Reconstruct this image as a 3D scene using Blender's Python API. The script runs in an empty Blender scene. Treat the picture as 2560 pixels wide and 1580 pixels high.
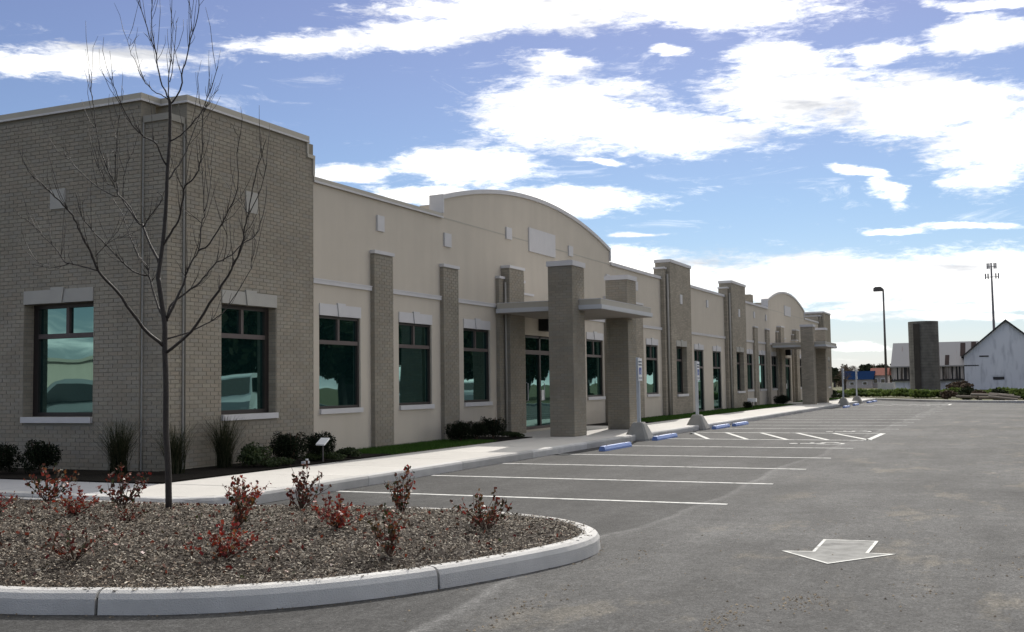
import bpy, bmesh, math, random
import numpy as np
from mathutils import Matrix, Vector
random.seed(7); RNG=np.random.default_rng(7)
R=math.radians
SUN_E=3.1; EXPO=0.45; SKY_K=0.11; SKY_T=(0.71,0.565,0.595); CL=1.25; AS=(.074,.0732,.0722); SKY_L=(0.60,0.585,0.60)
sc=bpy.context.scene; COL=sc.collection

# ---------------------------------------------------------------- camera
YAW,PITCH,ROLL=R(-24.634),R(3.609),R(-0.790)
CAM=Vector((0.0,-12.28,1.47))
_f=Vector((math.cos(YAW)*math.cos(PITCH),-math.sin(YAW)*math.cos(PITCH),math.sin(PITCH)))
_r0=Vector((-math.sin(YAW),-math.cos(YAW),0)); _u0=_r0.cross(_f)
_r=math.cos(ROLL)*_r0+math.sin(ROLL)*_u0; _u=-math.sin(ROLL)*_r0+math.cos(ROLL)*_u0
cd=bpy.data.cameras.new('camera'); cam=bpy.data.objects.new('camera',cd); COL.objects.link(cam)
cd.sensor_fit='HORIZONTAL'; cd.sensor_width=36; cd.lens=2716.1/2560*36; cd.clip_end=6000; cd.clip_start=.05
M=Matrix.Identity(4)
for i in range(3): M[i][0]=_r[i]; M[i][1]=_u[i]; M[i][2]=-_f[i]; M[i][3]=CAM[i]
cam.matrix_world=M; sc.camera=cam

# ---------------------------------------------------------------- light
SUN_AZ,SUN_EL=R(11.0),R(36.0)      # azimuth measured from +X towards +Y
sd=bpy.data.lights.new('sun','SUN'); sd.energy=SUN_E; sd.angle=R(0.53); sd.color=(1.0,0.95,0.88)
so=bpy.data.objects.new('sun',sd); COL.objects.link(so)
sv=Vector((math.cos(SUN_EL)*math.cos(SUN_AZ),math.cos(SUN_EL)*math.sin(SUN_AZ),math.sin(SUN_EL)))
so.rotation_euler=sv.to_track_quat('Z','Y').to_euler(); so.location=(60,20,60)
sc.view_settings.view_transform='Standard'; sc.view_settings.look='None'
sc.view_settings.exposure=EXPO; sc.view_settings.gamma=1; sc.view_settings.use_curve_mapping=False
BLOBS=[(45.75,16.07,5.31,0.7,5.9),(35.2,17.52,4.14,0.41,4.2),(29.46,18.23,6.7,0.78,7.5),(23.4,19.24,7.41,1.06,-1.3),(15.16,19.1,7.63,1.04,-5.8),(22.1,16.58,2.46,0.58,-1.6),(21.69,14.14,4.9,1.95,-1.6),(15.75,13.08,5.21,1.27,-5.9),(10.14,14.51,4.17,1.74,0.5),(10.08,16.24,2.3,0.91,-4.9),(3.87,13.45,6.4,1.59,-8.8),(0.33,11.1,2.76,1.97,-5.8),(5.36,15.96,1.69,0.59,1.8),(0.87,16.34,2.42,0.8,0.3),(-0.31,17.65,3.67,0.3,-8.6),(27.08,11.54,3.89,1.03,-0.4),(22.88,9.6,5.66,0.7,-1.2),(32.83,10.98,2.41,0.54,0.7),(29.54,9.92,3.32,0.43,-0.0),(6.56,10.41,1.2,0.33,-14.2),(5.6,9.31,1.58,0.45,-29.1),(4.95,4.96,14.81,1.28,-2.6),(18.54,5.83,4.37,1.09,-1.5),(4.03,3.54,5.77,0.29,-2.2),(9.02,3.39,4.07,0.21,-1.8),(1.41,7.28,2.05,0.18,-4.0),(17.84,7.67,1.53,0.15,-1.8),(4.68,7.29,1.17,0.16,-3.5),(6.64,1.81,1.39,0.25,-1.4),(2.14,2.95,4.68,0.28,-2.1),(16.31,16.98,0.88,0.25,-3.2),(19.74,11.63,1.32,0.17,-1.8)]
def build_world():
    w=bpy.data.worlds.new('World'); sc.world=w; w.use_nodes=True
    nt=w.node_tree; N=nt.nodes; L=nt.links; N.clear()
    def nd(t,**k):
        n=N.new(t)
        for a,b in k.items(): setattr(n,a,b)
        return n
    def math_(op,a,b=None,c=None,clamp=False):
        n=nd('ShaderNodeMath',operation=op); n.use_clamp=clamp
        for i,v in enumerate((a,b,c)):
            if v is None: continue
            if isinstance(v,(int,float)): n.inputs[i].default_value=v
            else: L.new(v,n.inputs[i])
        return n.outputs[0]
    sky=nd('ShaderNodeTexSky',sky_type='NISHITA'); sky.sun_disc=False
    sky.sun_elevation=SUN_EL; sky.sun_rotation=math.pi/2-SUN_AZ
    sky.altitude=200; sky.air_density=1.0; sky.dust_density=0.15; sky.ozone_density=4.0
    tc=nd('ShaderNodeTexCoord'); sep=nd('ShaderNodeSeparateXYZ'); L.new(tc.outputs['Generated'],sep.inputs[0])
    x,y,z=sep.outputs
    az=math_('MULTIPLY',math_('ARCTAN2',y,x),-180/math.pi)
    el=math_('MULTIPLY',math_('ARCSINE',z),180/math.pi)
    # cloud plane coordinates (a layer overhead) for the ragged edges
    zz=math_('ADD',math_('MAXIMUM',z,0.0),0.10)
    cx=math_('DIVIDE',x,zz); cy=math_('DIVIDE',y,zz)
    cp=nd('ShaderNodeCombineXYZ'); L.new(cx,cp.inputs[0]); L.new(cy,cp.inputs[1])
    def noise(vec,scale,detail,rough,dist=0,off=(0,0,0),sc3=(1,1,1)):
        mp=nd('ShaderNodeMapping'); mp.inputs['Location'].default_value=off; mp.inputs['Scale'].default_value=sc3
        L.new(vec,mp.inputs[0]); n=nd('ShaderNodeTexNoise'); L.new(mp.outputs[0],n.inputs['Vector'])
        n.inputs['Scale'].default_value=scale; n.inputs['Detail'].default_value=detail
        n.inputs['Roughness'].default_value=rough; n.inputs['Distortion'].default_value=dist
        return n
    pos=nd('ShaderNodeCombineXYZ'); L.new(az,pos.inputs[0]); L.new(el,pos.inputs[1])
    nA=noise(pos.outputs[0],0.30,5,0.55,0.3,(3,7,0),(0.7,2.2,1))
    wv=nd('ShaderNodeVectorMath',operation='SUBTRACT'); L.new(nA.outputs['Color'],wv.inputs[0]); wv.inputs[1].default_value=(.5,.5,.5)
    wm=nd('ShaderNodeVectorMath',operation='MULTIPLY'); L.new(wv.outputs[0],wm.inputs[0]); wm.inputs[1].default_value=(4.0,1.3,0)
    wp=nd('ShaderNodeVectorMath',operation='ADD'); L.new(pos.outputs[0],wp.inputs[0]); L.new(wm.outputs[0],wp.inputs[1])
    cur=None
    for (A,E,rx,ry,t) in BLOBS:
        mp=nd('ShaderNodeMapping',vector_type='TEXTURE')
        mp.inputs['Location'].default_value=(-A,E,0); mp.inputs['Rotation'].default_value=(0,0,R(t)); mp.inputs['Scale'].default_value=(rx*1.05,ry*1.08,1)
        L.new(wp.outputs[0],mp.inputs[0])
        ln=nd('ShaderNodeVectorMath',operation='LENGTH'); L.new(mp.outputs[0],ln.inputs[0])
        d=math_('SUBTRACT',1.0,ln.outputs['Value'])
        cur=d if cur is None else math_('SMOOTH_MAX',cur,d,0.12)
    cur=math_('MAXIMUM',cur,-1.2)
    nB=noise(cp.outputs[0],1.6,8,0.62,0.4,(1,2,5),(1.0,1.0,1))
    nC=noise(pos.outputs[0],0.9,8,0.65,0.2,(9,1,2),(0.55,1.7,1))
    nE=noise(pos.outputs[0],2.6,8,0.72,0.6,(6,1,2),(0.35,1.5,1))
    rag0=math_('MULTIPLY',math_('SUBTRACT',nE.outputs[0],0.5),1.1)
    rag=math_('ADD',math_('ADD',math_('MULTIPLY',math_('SUBTRACT',nC.outputs[0],0.5),1.5),rag0),math_('MULTIPLY',math_('SUBTRACT',nB.outputs[0],0.5),0.5))
    dens=math_('ADD',cur,rag)
    # clouds outside the view, added and thinned behind the camera to shape ambient light
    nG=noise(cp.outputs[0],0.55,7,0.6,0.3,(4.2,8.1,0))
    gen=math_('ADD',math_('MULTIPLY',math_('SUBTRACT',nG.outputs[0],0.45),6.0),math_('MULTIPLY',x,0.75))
    inwin=math_('MULTIPLY',math_('MULTIPLY',math_('SMOOTH_MIN',math_('ADD',math_('MULTIPLY',math_('ADD',az,58.0),0.15),0.0),1.0,0.2,True),
        math_('SMOOTH_MIN',math_('MULTIPLY',math_('SUBTRACT',9.0,az),0.15),1.0,0.2,True)),
        math_('SMOOTH_MIN',math_('MULTIPLY',math_('SUBTRACT',25.0,el),0.2),1.0,0.2,True))
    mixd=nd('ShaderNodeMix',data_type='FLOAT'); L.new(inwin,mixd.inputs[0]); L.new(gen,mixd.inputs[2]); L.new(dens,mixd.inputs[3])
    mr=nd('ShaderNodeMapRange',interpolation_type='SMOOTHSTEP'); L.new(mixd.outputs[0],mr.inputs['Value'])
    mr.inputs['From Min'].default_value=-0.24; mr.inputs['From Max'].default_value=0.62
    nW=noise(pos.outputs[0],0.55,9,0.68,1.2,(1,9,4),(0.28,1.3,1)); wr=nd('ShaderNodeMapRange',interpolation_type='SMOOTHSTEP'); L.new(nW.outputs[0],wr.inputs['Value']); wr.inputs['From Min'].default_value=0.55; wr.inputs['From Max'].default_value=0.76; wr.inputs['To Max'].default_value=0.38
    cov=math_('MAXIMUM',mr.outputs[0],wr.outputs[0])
    # thin haze veil low down
    hz=nd('ShaderNodeMapRange',interpolation_type='SMOOTHSTEP'); L.new(el,hz.inputs['Value'])
    hz.inputs['From Min'].default_value=7.5; hz.inputs['From Max'].default_value=-1.0; hz.inputs['To Max'].default_value=0.55
    # colours
    tr_=nd('ShaderNodeMapRange'); L.new(el,tr_.inputs['Value']); tr_.inputs['From Min'].default_value=9; tr_.inputs['From Max'].default_value=19
    tm=nd('ShaderNodeMix',data_type='RGBA'); L.new(tr_.outputs[0],tm.inputs[0]); tm.inputs[6].default_value=(*[SKY_K*c for c in SKY_L],1); tm.inputs[7].default_value=(*[SKY_K*c for c in SKY_T],1)
    bg=nd('ShaderNodeVectorMath',operation='MULTIPLY'); L.new(sky.outputs[0],bg.inputs[0]); L.new(tm.outputs[2],bg.inputs[1])
    veil=nd('ShaderNodeMix',data_type='RGBA'); L.new(hz.outputs[0],veil.inputs[0]); L.new(bg.outputs[0],veil.inputs[6]); veil.inputs[7].default_value=(0.50,0.555,0.66,1)
    cr=nd('ShaderNodeValToRGB'); nD=noise(pos.outputs[0],0.22,7,0.6,0.3,(2,5,2),(0.5,2.4,1)); L.new(nD.outputs[0],cr.inputs[0])
    cr.color_ramp.elements[0].position=.30; cr.color_ramp.elements[0].color=(CL*.42,CL*.43,CL*.455,1)
    cr.color_ramp.elements[1].position=.52; cr.color_ramp.elements[1].color=(CL,CL*.985,CL*.95,1)
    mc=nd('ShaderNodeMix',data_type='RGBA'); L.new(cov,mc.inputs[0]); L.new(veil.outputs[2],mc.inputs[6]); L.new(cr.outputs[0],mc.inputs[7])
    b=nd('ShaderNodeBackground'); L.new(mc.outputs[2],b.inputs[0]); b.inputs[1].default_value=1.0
    out=nd('ShaderNodeOutputWorld'); L.new(b.outputs[0],out.inputs[0])
build_world()

# ---------------------------------------------------------------- materials
def mat(name,base,rough=.8,var=.12,scale=6,bump=0,bscale=40,spec=.3,metal=0,var2=None,isl=0,rnd=0,sheen=None,coords='Object',trans=0):
    """principled material: base colour broken up by two noises, per-piece variation and fine relief"""
    m=bpy.data.materials.new(name); m.use_nodes=True; nt=m.node_tree; N=nt.nodes; L=nt.links
    p=N['Principled BSDF']; p.inputs['Roughness'].default_value=rough; p.inputs['Specular IOR Level'].default_value=spec; p.inputs['Metallic'].default_value=metal
    g=N.new('ShaderNodeNewGeometry')
    def noise(s,d=4):
        n=N.new('ShaderNodeTexNoise'); L.new(g.outputs['Position'],n.inputs['Vector']); n.inputs['Scale'].default_value=s; n.inputs['Detail'].default_value=d; return n
    n1=noise(scale,6); n2=noise(scale*.13,3)
    a=N.new('ShaderNodeMath'); a.operation='ADD'; L.new(n1.outputs[0],a.inputs[0]); L.new(n2.outputs[0],a.inputs[1])
    mr=N.new('ShaderNodeMapRange'); L.new(a.outputs[0],mr.inputs[0]); mr.inputs[1].default_value=.6; mr.inputs[2].default_value=1.4
    mr.inputs[3].default_value=1-var; mr.inputs[4].default_value=1+var
    fac=mr.outputs[0]
    if isl or rnd:
        src=g.outputs['Random Per Island']
        if rnd:
            oi=N.new('ShaderNodeObjectInfo'); ad=N.new('ShaderNodeMath'); ad.operation='ADD'; L.new(src,ad.inputs[0]); L.new(oi.outputs['Random'],ad.inputs[1])
            fr=N.new('ShaderNodeMath'); fr.operation='FRACT'; L.new(ad.outputs[0],fr.inputs[0]); src=fr.outputs[0]
        k=N.new('ShaderNodeMapRange'); L.new(src,k.inputs[0]); k.inputs[3].default_value=1-(isl or rnd); k.inputs[4].default_value=1+(isl or rnd)
        mu=N.new('ShaderNodeMath'); mu.operation='MULTIPLY'; L.new(fac,mu.inputs[0]); L.new(k.outputs[0],mu.inputs[1]); fac=mu.outputs[0]
        if var2:
            mx=N.new('ShaderNodeMix'); mx.data_type='RGBA'
            cr=N.new('ShaderNodeValToRGB'); L.new(src,cr.inputs[0]); cr.color_ramp.interpolation='LINEAR'
            els=cr.color_ramp.elements; cols=[base]+list(var2)
            while len(els)<len(cols): els.new(.5)
            for i,c in enumerate(cols): els[i].position=i/(len(cols)-1); els[i].color=(*c,1)
            colout=cr.outputs[0]
        else: colout=None
    else:
        colout=None
        if var2:
            cr=N.new('ShaderNodeValToRGB'); nn=noise(scale*.4,5); L.new(nn.outputs[0],cr.inputs[0]); els=cr.color_ramp.elements; cols=[base]+list(var2)
            while len(els)<len(cols): els.new(.5)
            for i,c in enumerate(cols): els[i].position=.3+.4*i/(len(cols)-1); els[i].color=(*c,1)
            colout=cr.outputs[0]
    vm=N.new('ShaderNodeVectorMath'); vm.operation='SCALE'
    if colout: L.new(colout,vm.inputs[0])
    else: vm.inputs[0].default_value=base
    L.new(fac,vm.inputs['Scale']); L.new(vm.outputs[0],p.inputs['Base Color'])
    if bump:
        nb=noise(bscale,4); b=N.new('ShaderNodeBump'); b.inputs['Strength'].default_value=bump; b.inputs['Distance'].default_value=.02
        L.new(nb.outputs[0],b.inputs['Height']); L.new(b.outputs[0],p.inputs['Normal'])
    if trans:
        tr=N.new('ShaderNodeBsdfTranslucent'); L.new(vm.outputs[0],tr.inputs[0]); ms=N.new('ShaderNodeMixShader'); ms.inputs[0].default_value=trans
        L.new(p.outputs[0],ms.inputs[1]); L.new(tr.outputs[0],ms.inputs[2]); L.new(ms.outputs[0],N['Material Output'].inputs[0])
    return m

MT={}
MT['brick']=mat('brick',(.282,.254,.203),.9,.20,1.6,.4,120,.15,rnd=.06,var2=[(.30,.262,.207),(.268,.246,.206),(.288,.26,.206)])
MT['mortar']=mat('mortar',(.245,.221,.178),.95,.08,5,.3,90,.1)
MT['stucco']=mat('stucco',(.54,.485,.405),.92,.05,1.6,.35,160,.12)
nt_=MT['stucco'].node_tree; N_=nt_.nodes; L_=nt_.links; g__=N_.new('ShaderNodeNewGeometry'); mp_=N_.new('ShaderNodeMapping'); mp_.inputs['Scale'].default_value=(2.6,2.6,.22); L_.new(g__.outputs['Position'],mp_.inputs[0])
n__=N_.new('ShaderNodeTexNoise'); n__.inputs['Scale'].default_value=1.2; n__.inputs['Detail'].default_value=5; L_.new(mp_.outputs[0],n__.inputs['Vector'])
m__=N_.new('ShaderNodeMapRange'); L_.new(n__.outputs[0],m__.inputs[0]); m__.inputs[1].default_value=.35; m__.inputs[2].default_value=.65; m__.inputs[3].default_value=.975; m__.inputs[4].default_value=1.02
p__=N_['Principled BSDF']; src_=p__.inputs['Base Color'].links[0].from_socket; v__=N_.new('ShaderNodeVectorMath'); v__.operation='SCALE'; L_.new(src_,v__.inputs[0]); L_.new(m__.outputs[0],v__.inputs['Scale']); L_.new(v__.outputs[0],p__.inputs['Base Color'])
MT['trim']=mat('trim_stone',(.565,.55,.545),.8,.06,4,.25,120,.2)
MT['limestone']=mat('grey_limestone',(.375,.36,.325),.85,.08,4,.25,120,.2)
MT['trimdark']=mat('cap_flashing',(.40,.37,.31),.6,.05,3,.05,60,.3)
MT['fascia']=mat('painted_fascia',(.46,.465,.47),.5,.04,3,0,1,.4)
MT['soffit']=mat('soffit_panel',(.30,.27,.24),.8,.08,3)
MT['bronze']=mat('bronze_frame',(.026,.020,.018),.45,.1,8,0,1,.4)
MT['bronzelight']=mat('bronze_bar',(.085,.065,.060),.5,.1,8,0,1,.4)
MT['pipe']=mat('downspout_paint',(.34,.32,.28),.5,.06,5,0,1,.4)
MT['darkpipe']=mat('dark_pipe',(.06,.045,.04),.5,.06,5)
MT['cornercap']=mat('corner_cap_stone',(.27,.255,.22),.85,.08,4)
MT['caulk']=mat('joint_sealant',(.33,.32,.29),.7,.06,5)
MT['black']=mat('black_plastic',(.012,.013,.014),.5,.1,5)
MT['concrete']=mat('sidewalk_concrete',(.52,.50,.465),.85,.07,2.5,.35,150,.25,rnd=.05)
MT['concretedark']=mat('darker_concrete',(.345,.345,.355),.85,.07,2.5,.3,150,.25,rnd=.04)  # greyer, darker concrete colour for the slabs along the left face
MT['kerb']=mat('kerb_concrete',(.50,.49,.475),.8,.16,5,.5,110,.3,rnd=.04,var2=[(.53,.52,.50),(.38,.37,.355)])
MT['basecon']=mat('sign_base_concrete',(.30,.29,.265),.85,.15,6,.5,90,.2)
MT['galv']=mat('galvanised_post',(.50,.52,.55),.45,.08,10,0,1,.5,metal=.3)
MT['stop']=mat('blue_stop_paint',(.17,.26,.55),.5,.12,7,.3,60,.4)
MT['line']=mat('line_paint',(.56,.56,.54),.75,.16,20,.2,200,.2,var2=[(.58,.58,.55),(.24,.24,.23)])
MT['bark']=mat('tree_bark',(.040,.034,.030),.65,.25,30,.5,90,.3)
MT['stem']=mat('shrub_stem',(.075,.045,.03),.8,.2,20)
MT['yew']=mat('dark_needles',(.006,.009,.005),.8,.2,9,0,1,.08,rnd=.45,var2=[(.008,.013,.006),(.012,.017,.008)])
MT['greenleaf']=mat('green_leaves',(.022,.036,.012),.6,.2,9,0,1,.25,rnd=.4,var2=[(.03,.05,.014),(.045,.055,.02)],trans=.15)
MT['grassy']=mat('ornamental_blades',(.022,.032,.014),.8,.2,6,0,1,.1,rnd=.4,var2=[(.03,.035,.018),(.055,.05,.03)],trans=.15)
MT['lawn']=mat('lawn_blades',(.030,.085,.012),.7,.25,3,0,1,.2,isl=.35,var2=[(.045,.11,.015),(.06,.11,.02)],trans=.35)
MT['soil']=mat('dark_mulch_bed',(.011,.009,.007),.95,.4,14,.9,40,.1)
MT['redleaf']=mat('autumn_leaves',(.06,.012,.010),.5,.15,9,0,1,.3,rnd=.3,var2=[(.16,.016,.012),(.025,.028,.014),(.24,.04,.015),(.035,.02,.014),(.035,.045,.014)],trans=.22)
MT['mixleaf']=mat('turning_leaves',(.022,.032,.012),.5,.15,9,0,1,.3,rnd=.3,var2=[(.04,.05,.016),(.12,.016,.012),(.028,.035,.014),(.30,.03,.02),(.06,.055,.02),(.20,.07,.02)],trans=.2)
MT['brightleaf']=mat('bright_red_leaves',(.30,.02,.015),.5,.15,9,0,1,.3,rnd=.3,var2=[(.10,.014,.012),(.42,.05,.02),(.06,.02,.014),(.22,.018,.015),(.16,.10,.03)],trans=.25)
MT['chip']=mat('wood_chips',(.085,.068,.048),.8,.25,3,0,1,.3,isl=.45,var2=[(.15,.125,.09),(.045,.034,.025),(.13,.105,.075),(.40,.36,.29),(.085,.068,.05),(.20,.145,.10)])
MT['mulch']=mat('wood_mulch',(.070,.058,.048),.95,.45,22,1.0,60,.1,var2=[(.035,.028,.024),(.10,.085,.07)])
MT['grit']=mat('loose_grit',(.10,.08,.06),.9,.2,9,0,1,.2,isl=.5,var2=[(.22,.18,.13),(.03,.025,.02)])
MT['field']=mat('rough_field',(.075,.085,.035),.95,.3,.6,.6,6,.1,var2=[(.10,.09,.05),(.055,.075,.028)])
MT['white']=mat('white_enamel',(.75,.75,.75),.4,.04,8,0,1,.4)
MT['carpaint']=mat('car_white_paint',(.66,.67,.68),.25,.03,3,0,1,.6)
MT['carsilver']=mat('car_silver_paint',(.36,.38,.40),.3,.03,3,0,1,.6,metal=.4)
MT['tyre']=mat('tyre_rubber',(.02,.02,.02),.8,.1,8)
MT['carglass']=mat('car_glass',(.012,.016,.018),.08,.1,3,0,1,.8)
MT['conc_silo']=mat('silo_staves',(.135,.125,.112),.9,.28,1.6,.4,9,.15,var2=[(.165,.155,.14),(.10,.093,.085)])
MT['rust']=mat('dark_rusted_sheet',(.055,.042,.040),.95,.2,2,0,1,.05)
MT['chute']=mat('chute_dark_sheet',(.07,.062,.055),.9,.2,2,0,1,.05)  # one even dark brown for the silo's ladder chute
MT['roofdark']=mat('dark_shingle',(.05,.048,.05),.8,.2,2)
MT['blueroof']=mat('blue_panel',(.010,.024,.065),1.0,.1,2,0,1,.0)
MT['redroof']=mat('red_tile_roof',(.16,.045,.03),.8,.15,2,0,1,.05)
MT['housewall']=mat('house_wall',(.45,.40,.38),.9,.1,1)
MT['lampdark']=mat('lamp_metal',(.09,.08,.08),.5,.1,3,0,1,.4)
MT['towermetal']=mat('tower_steel',(.16,.15,.17),.6,.1,1,0,1,.4)
MT['twig']=mat('brown_twigs',(.10,.07,.05),.9,.2,3,0,1,.1,rnd=.35,var2=[(.14,.10,.075),(.075,.06,.04)])
MT['darktree']=mat('dark_foliage',(.030,.042,.022),.9,.25,2,0,1,.1,rnd=.35,var2=[(.045,.06,.03),(.06,.055,.035)])
MT['hedge']=mat('hedge_leaves',(.08,.13,.03),.8,.3,1.2,0,1,.15,rnd=.35,var2=[(.12,.16,.04),(.055,.08,.025)],trans=.35)
MT['timber']=mat('grey_timber',(.22,.19,.16),.9,.2,3)
MT['signblue']=mat('sign_blue',(.02,.06,.32),.5,.02,3)
MT['signink']=mat('sign_ink',(.02,.05,.10),.5,.02,3)

def brickpattern_mat(name,base):
    m=bpy.data.materials.new(name); m.use_nodes=True; nt=m.node_tree; N=nt.nodes; L=nt.links; p=N['Principled BSDF']
    p.inputs['Roughness'].default_value=.9; p.inputs['Specular IOR Level'].default_value=.15
    g=N.new('ShaderNodeNewGeometry'); s=N.new('ShaderNodeSeparateXYZ'); L.new(g.outputs['Position'],s.inputs[0])
    a=N.new('ShaderNodeMath'); a.operation='ADD'; L.new(s.outputs[0],a.inputs[0]); L.new(s.outputs[1],a.inputs[1])
    c=N.new('ShaderNodeCombineXYZ'); L.new(a.outputs[0],c.inputs[0]); L.new(s.outputs[2],c.inputs[1])
    b=N.new('ShaderNodeTexBrick'); L.new(c.outputs[0],b.inputs['Vector']); b.inputs['Scale'].default_value=1
    b.inputs['Brick Width'].default_value=.203; b.inputs['Row Height'].default_value=.0677; b.inputs['Mortar Size'].default_value=.005
    b.inputs['Color1'].default_value=(*[v*.88 for v in base],1); b.inputs['Color2'].default_value=(*[v*1.12 for v in base],1); b.inputs['Mortar'].default_value=(.23,.21,.18,1)
    n=N.new('ShaderNodeTexNoise'); L.new(g.outputs['Position'],n.inputs['Vector']); n.inputs['Scale'].default_value=1.3; n.inputs['Detail'].default_value=6
    mr=N.new('ShaderNodeMapRange'); L.new(n.outputs[0],mr.inputs[0]); mr.inputs[1].default_value=.3; mr.inputs[2].default_value=.7; mr.inputs[3].default_value=.88; mr.inputs[4].default_value=1.1
    v=N.new('ShaderNodeVectorMath'); v.operation='SCALE'; L.new(b.outputs['Color'],v.inputs[0]); L.new(mr.outputs[0],v.inputs['Scale']); L.new(v.outputs[0],p.inputs['Base Color'])
    bu=N.new('ShaderNodeBump'); bu.inputs['Strength'].default_value=.5; bu.inputs['Distance'].default_value=.006; bu.invert=True
    L.new(b.outputs['Fac'],bu.inputs['Height']); L.new(bu.outputs[0],p.inputs['Normal'])
    return m
MT['brickfar']=brickpattern_mat('brick_courses',(.31,.273,.215))

def glass_mat(name,tint=(.40,.66,.62),base=(.004,.016,.015),k=.36):
    m=bpy.data.materials.new(name); m.use_nodes=True; nt=m.node_tree; N=nt.nodes; L=nt.links; p=N['Principled BSDF']
    p.inputs['Base Color'].default_value=(*base,1); p.inputs['Roughness'].default_value=.15; p.inputs['Specular IOR Level'].default_value=0
    gl=N.new('ShaderNodeBsdfGlossy'); gl.inputs[0].default_value=(*tint,1); gl.inputs[1].default_value=.015
    g=N.new('ShaderNodeNewGeometry'); n=N.new('ShaderNodeTexNoise'); L.new(g.outputs['Position'],n.inputs['Vector']); n.inputs['Scale'].default_value=.9; n.inputs['Detail'].default_value=1
    b=N.new('ShaderNodeBump'); b.inputs['Strength'].default_value=.25; b.inputs['Distance'].default_value=.02; L.new(n.outputs[0],b.inputs['Height']); L.new(b.outputs[0],gl.inputs['Normal'])
    lw=N.new('ShaderNodeLayerWeight'); lw.inputs[0].default_value=.25
    mr=N.new('ShaderNodeMapRange'); L.new(lw.outputs['Fresnel'],mr.inputs[0]); mr.inputs[3].default_value=k; mr.inputs[4].default_value=.85
    ms=N.new('ShaderNodeMixShader'); L.new(mr.outputs[0],ms.inputs[0]); L.new(p.outputs[0],ms.inputs[1]); L.new(gl.outputs[0],ms.inputs[2])
    L.new(ms.outputs[0],N['Material Output'].inputs[0]); return m
MT['glass']=glass_mat('teal_glass')

def asphalt_mat():
    m=bpy.data.materials.new('asphalt'); m.use_nodes=True; nt=m.node_tree; N=nt.nodes; L=nt.links; p=N['Principled BSDF']
    p.inputs['Roughness'].default_value=.8; p.inputs['Specular IOR Level'].default_value=.09
    g=N.new('ShaderNodeNewGeometry'); sp=N.new('ShaderNodeSeparateXYZ'); L.new(g.outputs['Position'],sp.inputs[0])
    def noise(s,d,r=.55,sx=1,sy=1):
        mp=N.new('ShaderNodeMapping'); mp.inputs['Scale'].default_value=(sx,sy,1); L.new(g.outputs['Position'],mp.inputs[0])
        n=N.new('ShaderNodeTexNoise'); L.new(mp.outputs[0],n.inputs['Vector']); n.inputs['Scale'].default_value=s; n.inputs['Detail'].default_value=d; n.inputs['Roughness'].default_value=r; return n.outputs[0]
    def mth(op,a,b=None,c=None,cl=False):
        n=N.new('ShaderNodeMath'); n.operation=op; n.use_clamp=cl
        for i,v in enumerate((a,b,c)):
            if v is None: continue
            if isinstance(v,(int,float)): n.inputs[i].default_value=v
            else: L.new(v,n.inputs[i])
        return n.outputs[0]
    def rng(v,a,b,c,d,sm=False):
        n=N.new('ShaderNodeMapRange'); L.new(v,n.inputs[0])
        if sm: n.interpolation_type='SMOOTHSTEP'
        for i,q in enumerate((a,b,c,d)): n.inputs[i+1].default_value=q
        return n.outputs[0]
    # stall strip laid as its own paving lane: seam wanders round y = -8.7
    seam=mth('ADD',sp.outputs[1],mth('MULTIPLY',mth('SUBTRACT',noise(.25,4,.5,1,.1),.5),1.0))
    strip=rng(seam,-8.74,-8.66,0,1,True)
    edge=mth('MULTIPLY',rng(seam,-8.84,-8.74,0,1,True),rng(seam,-8.66,-8.72,0,1,True))
    big=rng(noise(.30,6,.6),.36,.64,.80,1.20); mid=rng(noise(1.4,6,.6,.35,1.0),.36,.64,.88,1.12); streak=rng(noise(.9,5,.65,.10,1.3),.38,.62,.90,1.09)
    med=rng(noise(15,4,.75),.36,.64,.74,1.28); blot=rng(noise(3.6,5,.7,1,1),.38,.62,.86,1.13); fine=rng(noise(50,3,.8),.34,.66,.55,1.5); spec=rng(noise(30,2,.6),.66,.74,1,1.7); dark=mth('MULTIPLY',rng(noise(17,2,.5),.24,.31,.45,1),rng(noise(.75,4,.6),.28,.36,.72,1))
    v=mth('MULTIPLY',big,mid)
    for q in (streak,med,blot,fine,spec,dark): v=mth('MULTIPLY',v,q)
    v=mth('MULTIPLY',v,rng(strip,0,1,1,.72))
    v=mth('MULTIPLY',v,rng(edge,0,1,1,1.35))
    stain=mth('MULTIPLY',rng(noise(1.1,6,.7,.6,1),.54,.66,0,1,True),rng(sp.outputs[1],-8.8,-9.8,0,1))
    mx=N.new('ShaderNodeMix'); mx.data_type='RGBA'; L.new(mth('MULTIPLY',stain,.75),mx.inputs[0]); mx.inputs[6].default_value=(*AS,1); mx.inputs[7].default_value=(AS[0]*1.75,AS[1]*1.6,AS[2]*1.35,1)
    vm=N.new('ShaderNodeVectorMath'); vm.operation='SCALE'; L.new(mx.outputs[2],vm.inputs[0]); L.new(v,vm.inputs['Scale']); L.new(vm.outputs[0],p.inputs['Base Color'])
    b=N.new('ShaderNodeBump'); b.inputs['Strength'].default_value=.8; b.inputs['Distance'].default_value=.010; L.new(noise(60,3,.7),b.inputs['Height']); L.new(b.outputs[0],p.inputs['Normal'])
    return m
MT['asphalt']=asphalt_mat()

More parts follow.
